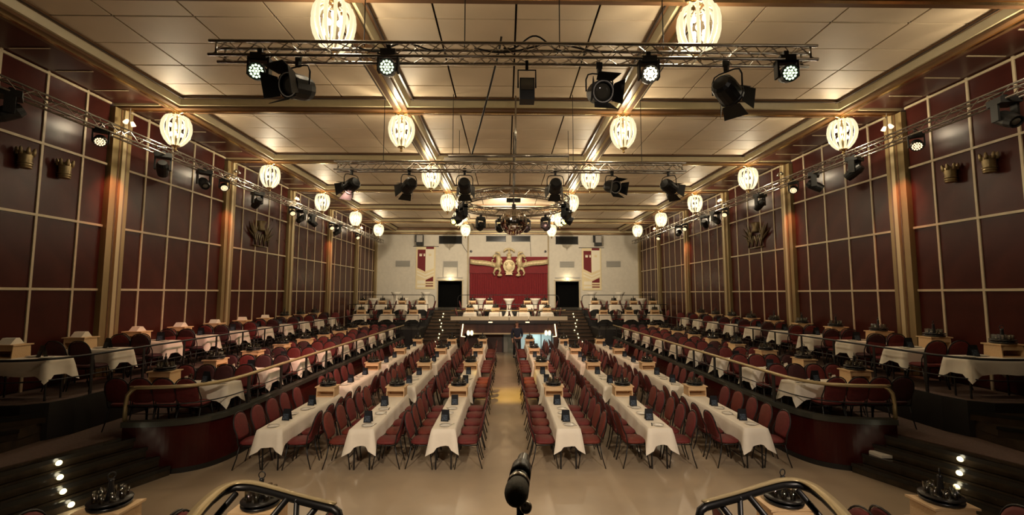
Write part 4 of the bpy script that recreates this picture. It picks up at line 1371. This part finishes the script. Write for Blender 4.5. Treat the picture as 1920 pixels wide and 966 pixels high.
obj('plume', MB().tube([(.38 * math.cos(math.radians(a)), 0, .98 + .28 * math.sin(math.radians(a))) for a in range(10, 171, 16)], [.05] + [.075] * 9 + [.05], 8).mesh('plume', 'gilt', True), cr)
obj('plume_stem', MB().tube([(0, 0, .88), (0, 0, 1.24)], [.09, .05], 8).mesh('plume_stem', 'gilt', True), cr)
for q in (-1, 1):
    bd = MB()
    bd.tube([(q * .75, 0, -.12), (q * .78, -.04, .12), (q * .70, -.06, .42), (q * .78, -.05, .68), (q * .93, -.03, .78)], [.15, .20, .21, .17, .10], 10)
    bd.tube([(q * .93, -.03, .80), (q * 1.06, -.04, .72), (q * 1.16, -.04, .60)], [.12, .10, .06], 8)
    bd.tube([(q * .72, -.1, .40), (q * .54, -.14, .50), (q * .48, -.12, .40)], [.09, .06, .04], 7)
    bd.tube([(q * .70, .02, .30), (q * .52, -.02, .22), (q * .50, 0, .10)], [.09, .06, .04], 7)
    bd.tube([(q * .76, 0, -.10), (q * .98, -.05, -.22), (q * 1.10, 0, -.48), (q * 1.0, -.04, -.66)], [.15, .10, .06, .05], 8)
    bd.tube([(q * .74, -.05, -.10), (q * .62, -.1, -.34), (q * .72, -.06, -.52), (q * .60, -.1, -.58)], [.13, .09, .06, .05], 8)
    bd.tube([(q * .86, .02, .0), (q * 1.18, .04, .1), (q * 1.22, .04, .44), (q * 1.08, .03, .5)], [.05, .045, .05, .06], 7)
    bd.tube([(q * .62, 0, .72), (q * .72, 0, .98), (q * .98, 0, 1.0)], [.04, .08, .04], 7)
    obj('beast', bd.mesh('beast', 'gilt', True), cr, label='gilded rearing heraldic beast')
    rb = []
    N = 14
    vs, fs = [], []
    for i in range(N + 1):
        u = i / N
        x_ = q * (.95 + 1.82 * u)
        zc = .06 + .34 * (u ** 1.2) + .06 * math.sin(u * 5)
        y_ = -.02 + .06 * math.sin(u * 6)
        for dz in (-.17, .17):
            vs += [(x_, y_, zc + dz), (x_, y_ + .03, zc + dz)]
    for i in range(N):
        a, b = i * 4, (i + 1) * 4
        fs += [(a, b, b + 2, a + 2), (a + 1, a + 3, b + 3, b + 1), (a + 2, b + 2, b + 3, a + 3), (a, a + 1, b + 1, b)]
    fs += [(0, 2, 3, 1), (N * 4, N * 4 + 1, N * 4 + 3, N * 4 + 2)]
    obj('ribbon', MB().add(vs, fs).mesh('ribbon', 'gilt', True), cr)
    obj('paw_base', MB().ball((q * .66, -.04, -.64), .16, 10, 6, (1.2, .8, .6)).mesh('paw_base', 'gilt', True), cr)
# banners
for s, xc, zt in ((-1, -5.95, 6.52), (1, 6.04, 6.45)):
    t = thing('banner', f'long cream and wine-red banner with gold edging, {SIDE[s]} of the curtain', 'banner', (xc, YB - .02, zt))
    W, Hh = .70, 3.05
    obj('cloth_field', MB().bb(-W, W, -.015, .015, -Hh, 0).mesh('cloth_field', 'banner_cream'), t)
    obj('pale_field', MB().prism([(0, -.14), (W - .1, -.14), (W - .1, -1.55), (0, -1.78)], -.022, -.014, 'XZ').mesh('pale_field', 'banner_pale'), t)
    obj('red_field', MB().prism([(-W + .12, -.20), (-.02, -.20), (-.02, -1.8), (-W + .12, -1.52)], -.022, -.014, 'XZ').mesh('red_field', 'banner_red'), t)
    obj('red_tab', MB().bb(.02, W - .12, -.024, -.014, -.16, 0).mesh('red_tab', 'banner_red'), t)
    for k in range(2):
        z_ = -1.98 - .22 * k
        obj('chevron', MB().prism([(-W + .1, z_ + .26), (0, z_), (W - .1, z_ + .26), (W - .1, z_ + .16), (0, z_ - .10), (-W + .1, z_ + .16)], -.022, -.014, 'XZ').mesh('chevron', 'banner_pale'), t)
    obj('red_wedge', MB().prism([(.02, -2.50), (W - .14, -2.50), (W - .14, -2.14), (.02, -2.40)], -.024, -.014, 'XZ').mesh('red_wedge', 'banner_red'), t)
    obj('red_bar', MB().bb(.02, W - .14, -.024, -.014, -2.68, -2.62).mesh('red_bar', 'banner_red'), t)
    obj('red_bar', MB().bb(.02, W - .14, -.024, -.014, -2.86, -2.78).mesh('red_bar', 'banner_red'), t)
    obj('pale_bar', MB().bb(-W + .12, -.02, -.022, -.014, -2.66, -2.42).mesh('pale_bar', 'banner_pale'), t)
    obj('pale_bar', MB().bb(-W + .12, -.02, -.022, -.014, -2.92, -2.76).mesh('pale_bar', 'banner_pale'), t)
    for q in (-.36, -.1):
        obj('crown_mark', MB().prism([(-.09, 0), (.09, 0), (.10, .22), (.05, .12), (0, .22), (-.05, .12), (-.10, .22)], -.028, -.02, 'XZ').mesh('crown_mark', 'banner_pale'), t, (q, 0, -.68), scale=None if q < -.2 else (.6, 1, 1))
    obj('crown_mark', MB().prism([(-.09, 0), (.09, 0), (.10, .2), (.05, .12), (0, .2), (-.05, .12), (-.10, .2)], -.026, -.02, 'XZ').mesh('crown_mark', 'banner_cream'), t, (.3, 0, -.66))
    obj('hanging_rod', MB().tube([(-.92, 0, .03), (.92, 0, .03)], .02, 6).mesh('hanging_rod', 'black_metal', True), t)
    sp = thing('loudspeaker', f'grey-black loudspeaker mounted high above the {SIDE[s]} banner', 'loudspeaker', (xc + (-.4 if s < 0 else .45), YB - .19, 6.95))
    obj('cabinet', MB().bb(-.24, .24, -.18, .2, -.36, .40).mesh('cabinet', 'lamp_black'), sp)
    obj('grille', MB().bb(-.21, .21, -.20, -.18, -.12, .37).mesh('grille', 'grey_grille'), sp)
    obj('bracket', MB().bb(-.36, -.24, -.02, .02, -.1, .42).mesh('bracket', 'black_metal'), sp)
# vents, hatches, door lamps
for i, (a, b, c, d, q) in enumerate(((-8.11, -7.07, 5.09, 5.51, 'outermost on the left'), (-4.66, -3.65, 5.06, 5.48, 'above the left doorway'), (3.75, 4.76, 5.03, 5.5, 'above the right doorway'), (7.13, 8.13, 5.10, 5.5, 'outermost on the right'))):
    t = thing('wall_vent', f'grey slatted vent on the rear wall, {q}', 'vent', ((a + b) / 2, YB - .02, (c + d) / 2), 0, 'rear wall vents')
    obj('frame', MB().bb(-.52, .52, -.02, .03, -.22, .22).mesh('frame', 'grey_grille'), t)
    for k in range(5):
        obj('slat', MB().bb(-.48, .48, -.045, -.02, -.014, .014).mesh('slat', 'panel_grey'), t, (0, 0, -.16 + .08 * k), (.5, 0, 0))
for i, (a, b, c, d, q) in enumerate(((-4.99, -3.36, 6.76, 7.30, 'above the left vent'), (-1.59, -.19, 6.93, 7.31, 'left above the crest'), (.27, 1.59, 6.93, 7.32, 'right above the crest'), (3.46, 5.05, 6.74, 7.29, 'above the right vent'))):
    t = thing(f'window_{i + 1}', f'dark horizontal projection window, {q}', 'window', ((a + b) / 2, YB - .015, (c + d) / 2), kind='structure')
    hw, hh = (b - a) / 2, (d - c) / 2
    obj('pane', MB().bb(-hw, hw, -.01, .02, -hh, hh).mesh('pane', 'hatch_glass'), t)
    for q_ in (-1, 1):
        obj('frame', MB().bb(-hw - .03, hw + .03, -.03, .02, q_ * hh - .02, q_ * hh + .02).mesh('frame', 'black_satin'), t)
        obj('frame', MB().bb(q_ * hw - .02, q_ * hw + .02, -.03, .02, -hh, hh).mesh('frame', 'black_satin'), t)
for i, (x, q) in enumerate(((-4.17, 'left'), (4.27, 'right'))):
    t = thing('door_lamp', f'glowing lamp over the {q} rear doorway', 'lamp', (x, YB - .08, 4.2), 0, 'lamps over the rear doorways')
    obj('globe', MB().ball((0, 0, 0), .09, 12, 8, (1.4, 1, .9)).mesh('globe', 'strip_light', True), t)
    obj('shelf', MB().bb(-.9, .9, .0, .07, .05, .12).mesh('shelf', 'grey_grille'), t)
    point('door_lamp_light', (x, YB - .3, 4.2), 14, (1, .85, .55), .08)
cf = thing('conduit_frame', 'thin conduit frame between left vent and left doorway', 'conduit', (-4.17, YB - .03, 4.3))
for q in (-1, 1):
    obj('pipe', MB().tube([(q * .5, 0, 0), (q * .5, 0, .75)], .02, 5).mesh('pipe', 'grey_grille'), cf)
solo('black_cable', MB().tube([(-3.36, YB - .05, 6.76), (-3.15, YB - .05, 6.4), (-2.92, YB - .05, 6.1)], .015, 5).mesh('black_cable', 'cable'), 'thin cable sagging from the left projection window', 'cable')
solo('black_cable', MB().tube([(1.59, YB - .05, 6.93), (1.62, YB - .05, 6.3), (1.64, YB - .05, 5.85)], .015, 5).mesh('black_cable', 'cable'), 'thin cable running down from the right projection window', 'cable')

# ================================================================== STAGE RAILS AND MICROPHONE
def flatbar(pts, w, th):
    V = [Vector(p) for p in pts]
    # smooth the path
    Q = []
    for i in range(len(V) - 1):
        a, b, c, d = [V[min(max(j, 0), len(V) - 1)] for j in (i - 1, i, i + 1, i + 2)]
        for k in range(4):
            t = k / 4
            Q.append(.5 * ((2 * b) + (c - a) * t + (2 * a - 5 * b + 4 * c - d) * t * t + (3 * b - a - 3 * c + d) * t ** 3))
    Q.append(V[-1])
    rg = []
    ww = w if isinstance(w, list) else [w] * len(V)
    for i, p in enumerate(Q):
        j = min(i // 4, len(V) - 2)
        w = ww[j] + (ww[j + 1] - ww[j]) * min(1, (i / 4 - j))
        t = (Q[min(i + 1, len(Q) - 1)] - Q[max(i - 1, 0)]).normalized()
        sd = t.cross(Vector((0, 0, 1)))
        sd.normalize()
        n = sd.cross(t)
        rg.append([p + sd * w + n * th, p - sd * w + n * th, p - sd * w - n * th, p + sd * w - n * th])
    return MB().rings(rg)


for s in (-1, 1):
    t = thing('stage_rail', f'black stair rail with broad brass handrail at the {SIDE[s]} stage stairs', 'railing', kind='structure')
    xo = -.06 if s < 0 else -.10
    pts = [(s * 1.0, 2.44, 2.085), (s * 1.2, 2.51, 2.095), (s * 1.42, 2.60, 2.105), (s * 1.56, 2.655, 2.108), (s * 1.655, 2.665, 2.105), (s * 1.70, 2.61, 2.10), (s * 1.705, 2.51, 2.09), (s * 1.69, 2.37, 2.07), (s * 1.66, 2.2, 2.02), (s * 1.62, 2.0, 1.92)]
    pts = [(x + xo, y, z) for x, y, z in pts]
    obj('handrail', flatbar(pts, [.012, .013, .015, .019, .024, .029, .032, .033, .034, .034], .004).mesh('handrail', 'rail_brass', True), t)
    under = [(s * .962 + xo, 2.40, 1.2), (s * .964 + xo, 2.42, 1.7), (s * .968 + xo, 2.425, 2.01), (s * .98 + xo, 2.43, 2.045), (s * 1.01 + xo, 2.442, 2.058)]
    under += [(x, y, z - .028) for x, y, z in pts[1:]]
    obj('under_rail', MB().tube(under, .021, 8).mesh('under_rail', 'black_metal', True), t)
    obj('post', MB().tube([(s * 1.24 + xo, 2.52, 2.08), (s * 1.24 + xo, 2.5, 1.0)], .016, 6).mesh('post', 'black_metal', True), t)
    for a in (1.10, 1.30, 1.62):
        obj('diagonal_bar', MB().tube([(s * a + xo, 2.50 + .2 * (a - 1.1), 2.07), (s * (a + .5) + xo, 2.50, 1.45)], .017, 6).mesh('diagonal_bar', 'black_metal', True), t)
mc = thing('microphone', 'black microphone on its stand at the stage front', 'microphone', (-.135, .98, 2.775), -.12)
obj('grille_head', MB().lathe([(.001, -.035), (.014, -.033), (.022, -.024), (.026, -.008), (.026, .012), (.022, .03), (.019, .034)], 20, axis='Y').mesh('grille_head', 'mic_grey', True), mc)
obj('collar', MB().lathe([(.024, .030), (.0255, .034), (.0255, .044), (.024, .048)], 20, axis='Y').mesh('collar', 'aluminium', True), mc)
obj('body', MB().lathe([(.022, .048), (.021, .07), (.017, .13), (.0155, .19), (.013, .20), (.001, .20)], 18, axis='Y').mesh('body', 'mic_body', True), mc)
obj('clip', MB().lathe([(.019, .07), (.025, .07), (.024, .13), (.018, .13)], 16, axis='Y').mesh('clip', 'black_metal', True), mc)
ms = thing('microphone_stand', 'thin black stand under the microphone', 'stand', (-.125, 1.06, 1.2))
obj('tube', MB().tube([(0, 0, 0), (0, 0, 1.50), (-.003, .01, 1.545)], .009, 8).mesh('tube', 'black_metal', True), ms)
obj('base', MB().lathe([(.13, 0), (.13, .015), (.02, .03), (.012, .06)], 20).mesh('base', 'black_metal', True), ms)
obj('tilt_joint', MB().ball((.012, -.03, 1.52), .014, 10, 8).mesh('tilt_joint', 'aluminium', True), ms)
solo('folded_cloth', MB().prism([(-.22, -.14), (.2, -.17), (.24, .12), (-.1, .18), (-.26, .08)], 0, .05).mesh('folded_cloth', 'paper'), 'crumpled white paper bag on the right stairs beside the red parapet', 'bag', (6.62, 7.98, .33))

# ================================================================== PERSON
def skin_obj(name, verts, edges, radii, m_, parent, root=0, sub=2):
    me = bpy.data.meshes.new(name)
    me.from_pydata(verts, edges, [])
    me.materials.append(MATS[m_])
    o = obj(name, me, parent)
    sk = o.modifiers.new('skin', 'SKIN')
    sk.use_smooth_shade = True
    lay = me.skin_vertices[0].data if me.skin_vertices else None
    if lay is None:
        bpy.context.view_layer.objects.active = o
        lay = me.skin_vertices[0].data
    for i, r_ in enumerate(radii):
        lay[i].radius = r_ if isinstance(r_, tuple) else (r_, r_)
        lay[i].use_root = (i == root)
    ss = o.modifiers.new('subdivision', 'SUBSURF')
    ss.levels = ss.render_levels = sub
    return o


pn = thing('person', 'person in dark navy clothes standing in the aisle before the gallery', 'person', (.40, 22.25, 0), .1)
BV, BE, BR = [], [], []


def bone(p, r_, parent_i=None):
    BV.append(p); BR.append(r_)
    if parent_i is not None:
        BE.append((parent_i, len(BV) - 1))
    return len(BV) - 1


pel = bone((0, 0, .95), (.145, .11))
wst = bone((0, 0, 1.10), (.135, .10), pel)
chs = bone((0, .01, 1.32), (.165, .115), wst)
nk = bone((0, .005, 1.48), (.06, .06), chs)
nk2 = bone((0, -.01, 1.545), (.052, .055), nk)
hd = bone((0, -.02, 1.63), (.074, .092), nk2)
hd2 = bone((0, -.015, 1.71), (.068, .085), hd)
for q in (-1, 1):
    hp = bone((q * .10, 0, .88), .088, pel)
    kn = bone((q * .13, -.02, .49), .058, hp)
    ca = bone((q * .14, .01, .34), .055, kn)
    an = bone((q * .15, .02, .09), .038, ca)
    ft = bone((q * .165, -.11, .04), (.042, .032), an)
    sh = bone((q * .19, .01, 1.40), .062, chs)
    el = bone((q * .26, .03, 1.12), .045, sh)
    wr = bone((q * (.20 if q > 0 else .25), -.16, .98 if q > 0 else .88), .030, el)
    pm_ = bone((q * (.15 if q > 0 else .24), -.20, .96 if q > 0 else .80), (.036, .018), wr)
    for j in range(4):
        d_ = (j - 1.5) * .018
        bone((q * ((.09 if q > 0 else .235)) + (d_ * .2 if q > 0 else 0), -.22 + (0 if q > 0 else d_), (.95 + d_) if q > 0 else .72 - .01 * (j % 2)), .0085, pm_)
    bone((q * (.13 if q > 0 else .20), -.235, .97 if q > 0 else .78), .0095, pm_)
skin_obj('body', BV, BE, BR, 'skin', pn, pel)
# clothes over the body
skin_obj('jacket', [(0, 0, .92), (0, 0, 1.10), (0, .01, 1.33), (0, .005, 1.45), (.20, .01, 1.39), (.265, .03, 1.12), (.215, -.13, 1.0), (-.20, .01, 1.39), (-.265, .03, 1.12), (-.255, -.12, .93)],
         [(0, 1), (1, 2), (2, 3), (2, 4), (4, 5), (5, 6), (2, 7), (7, 8), (8, 9)], [(.17, .135), (.155, .12), (.185, .135), (.085, .08), .078, .062, .045, .078, .062, .045], 'navy', pn)
skin_obj('trousers', [(0, 0, .93), (.10, 0, .85), (.13, -.02, .49), (.15, .02, .10), (-.10, 0, .85), (-.13, -.02, .49), (-.15, .02, .10)],
         [(0, 1), (1, 2), (2, 3), (0, 4), (4, 5), (5, 6)], [(.16, .125), .105, .078, .062, .105, .078, .062], 'trousers', pn)
obj('hair', MB().ball((0, .012, 1.705), .098, 14, 8, (.86, 1.05, .82)).mesh('hair', 'hair', True), pn)
for q in (-1, 1):
    obj('shoe', MB().rings([sup(.05, .135, z_, 14, 2.6, -.05) for z_ in (0, .03)] + [sup(.044, .10, .065, 14, 2.4, -.02), sup(.035, .05, .095, 14, 2.2, .03)]).mesh('shoe', 'black_satin', True), pn, (q * .16, -.02, 0))
    obj('eye', MB().ball((q * .03, -.098, 1.665), .009, 8, 6).mesh('eye', 'black_gloss', True), pn)
    obj('ear', MB().ball((q * .078, -.005, 1.655), .022, 8, 6, (.4, .8, 1.2)).mesh('ear', 'skin', True), pn)
obj('nose', MB().tube([(0, -.10, 1.675), (0, -.122, 1.64), (0, -.105, 1.63)], [.008, .013, .009], 6).mesh('nose', 'skin', True), pn)
obj('mouth', MB().tube([(-.022, -.098, 1.603), (0, -.106, 1.601), (.022, -.098, 1.603)], .005, 5).mesh('mouth', 'fabric_dark', True), pn)
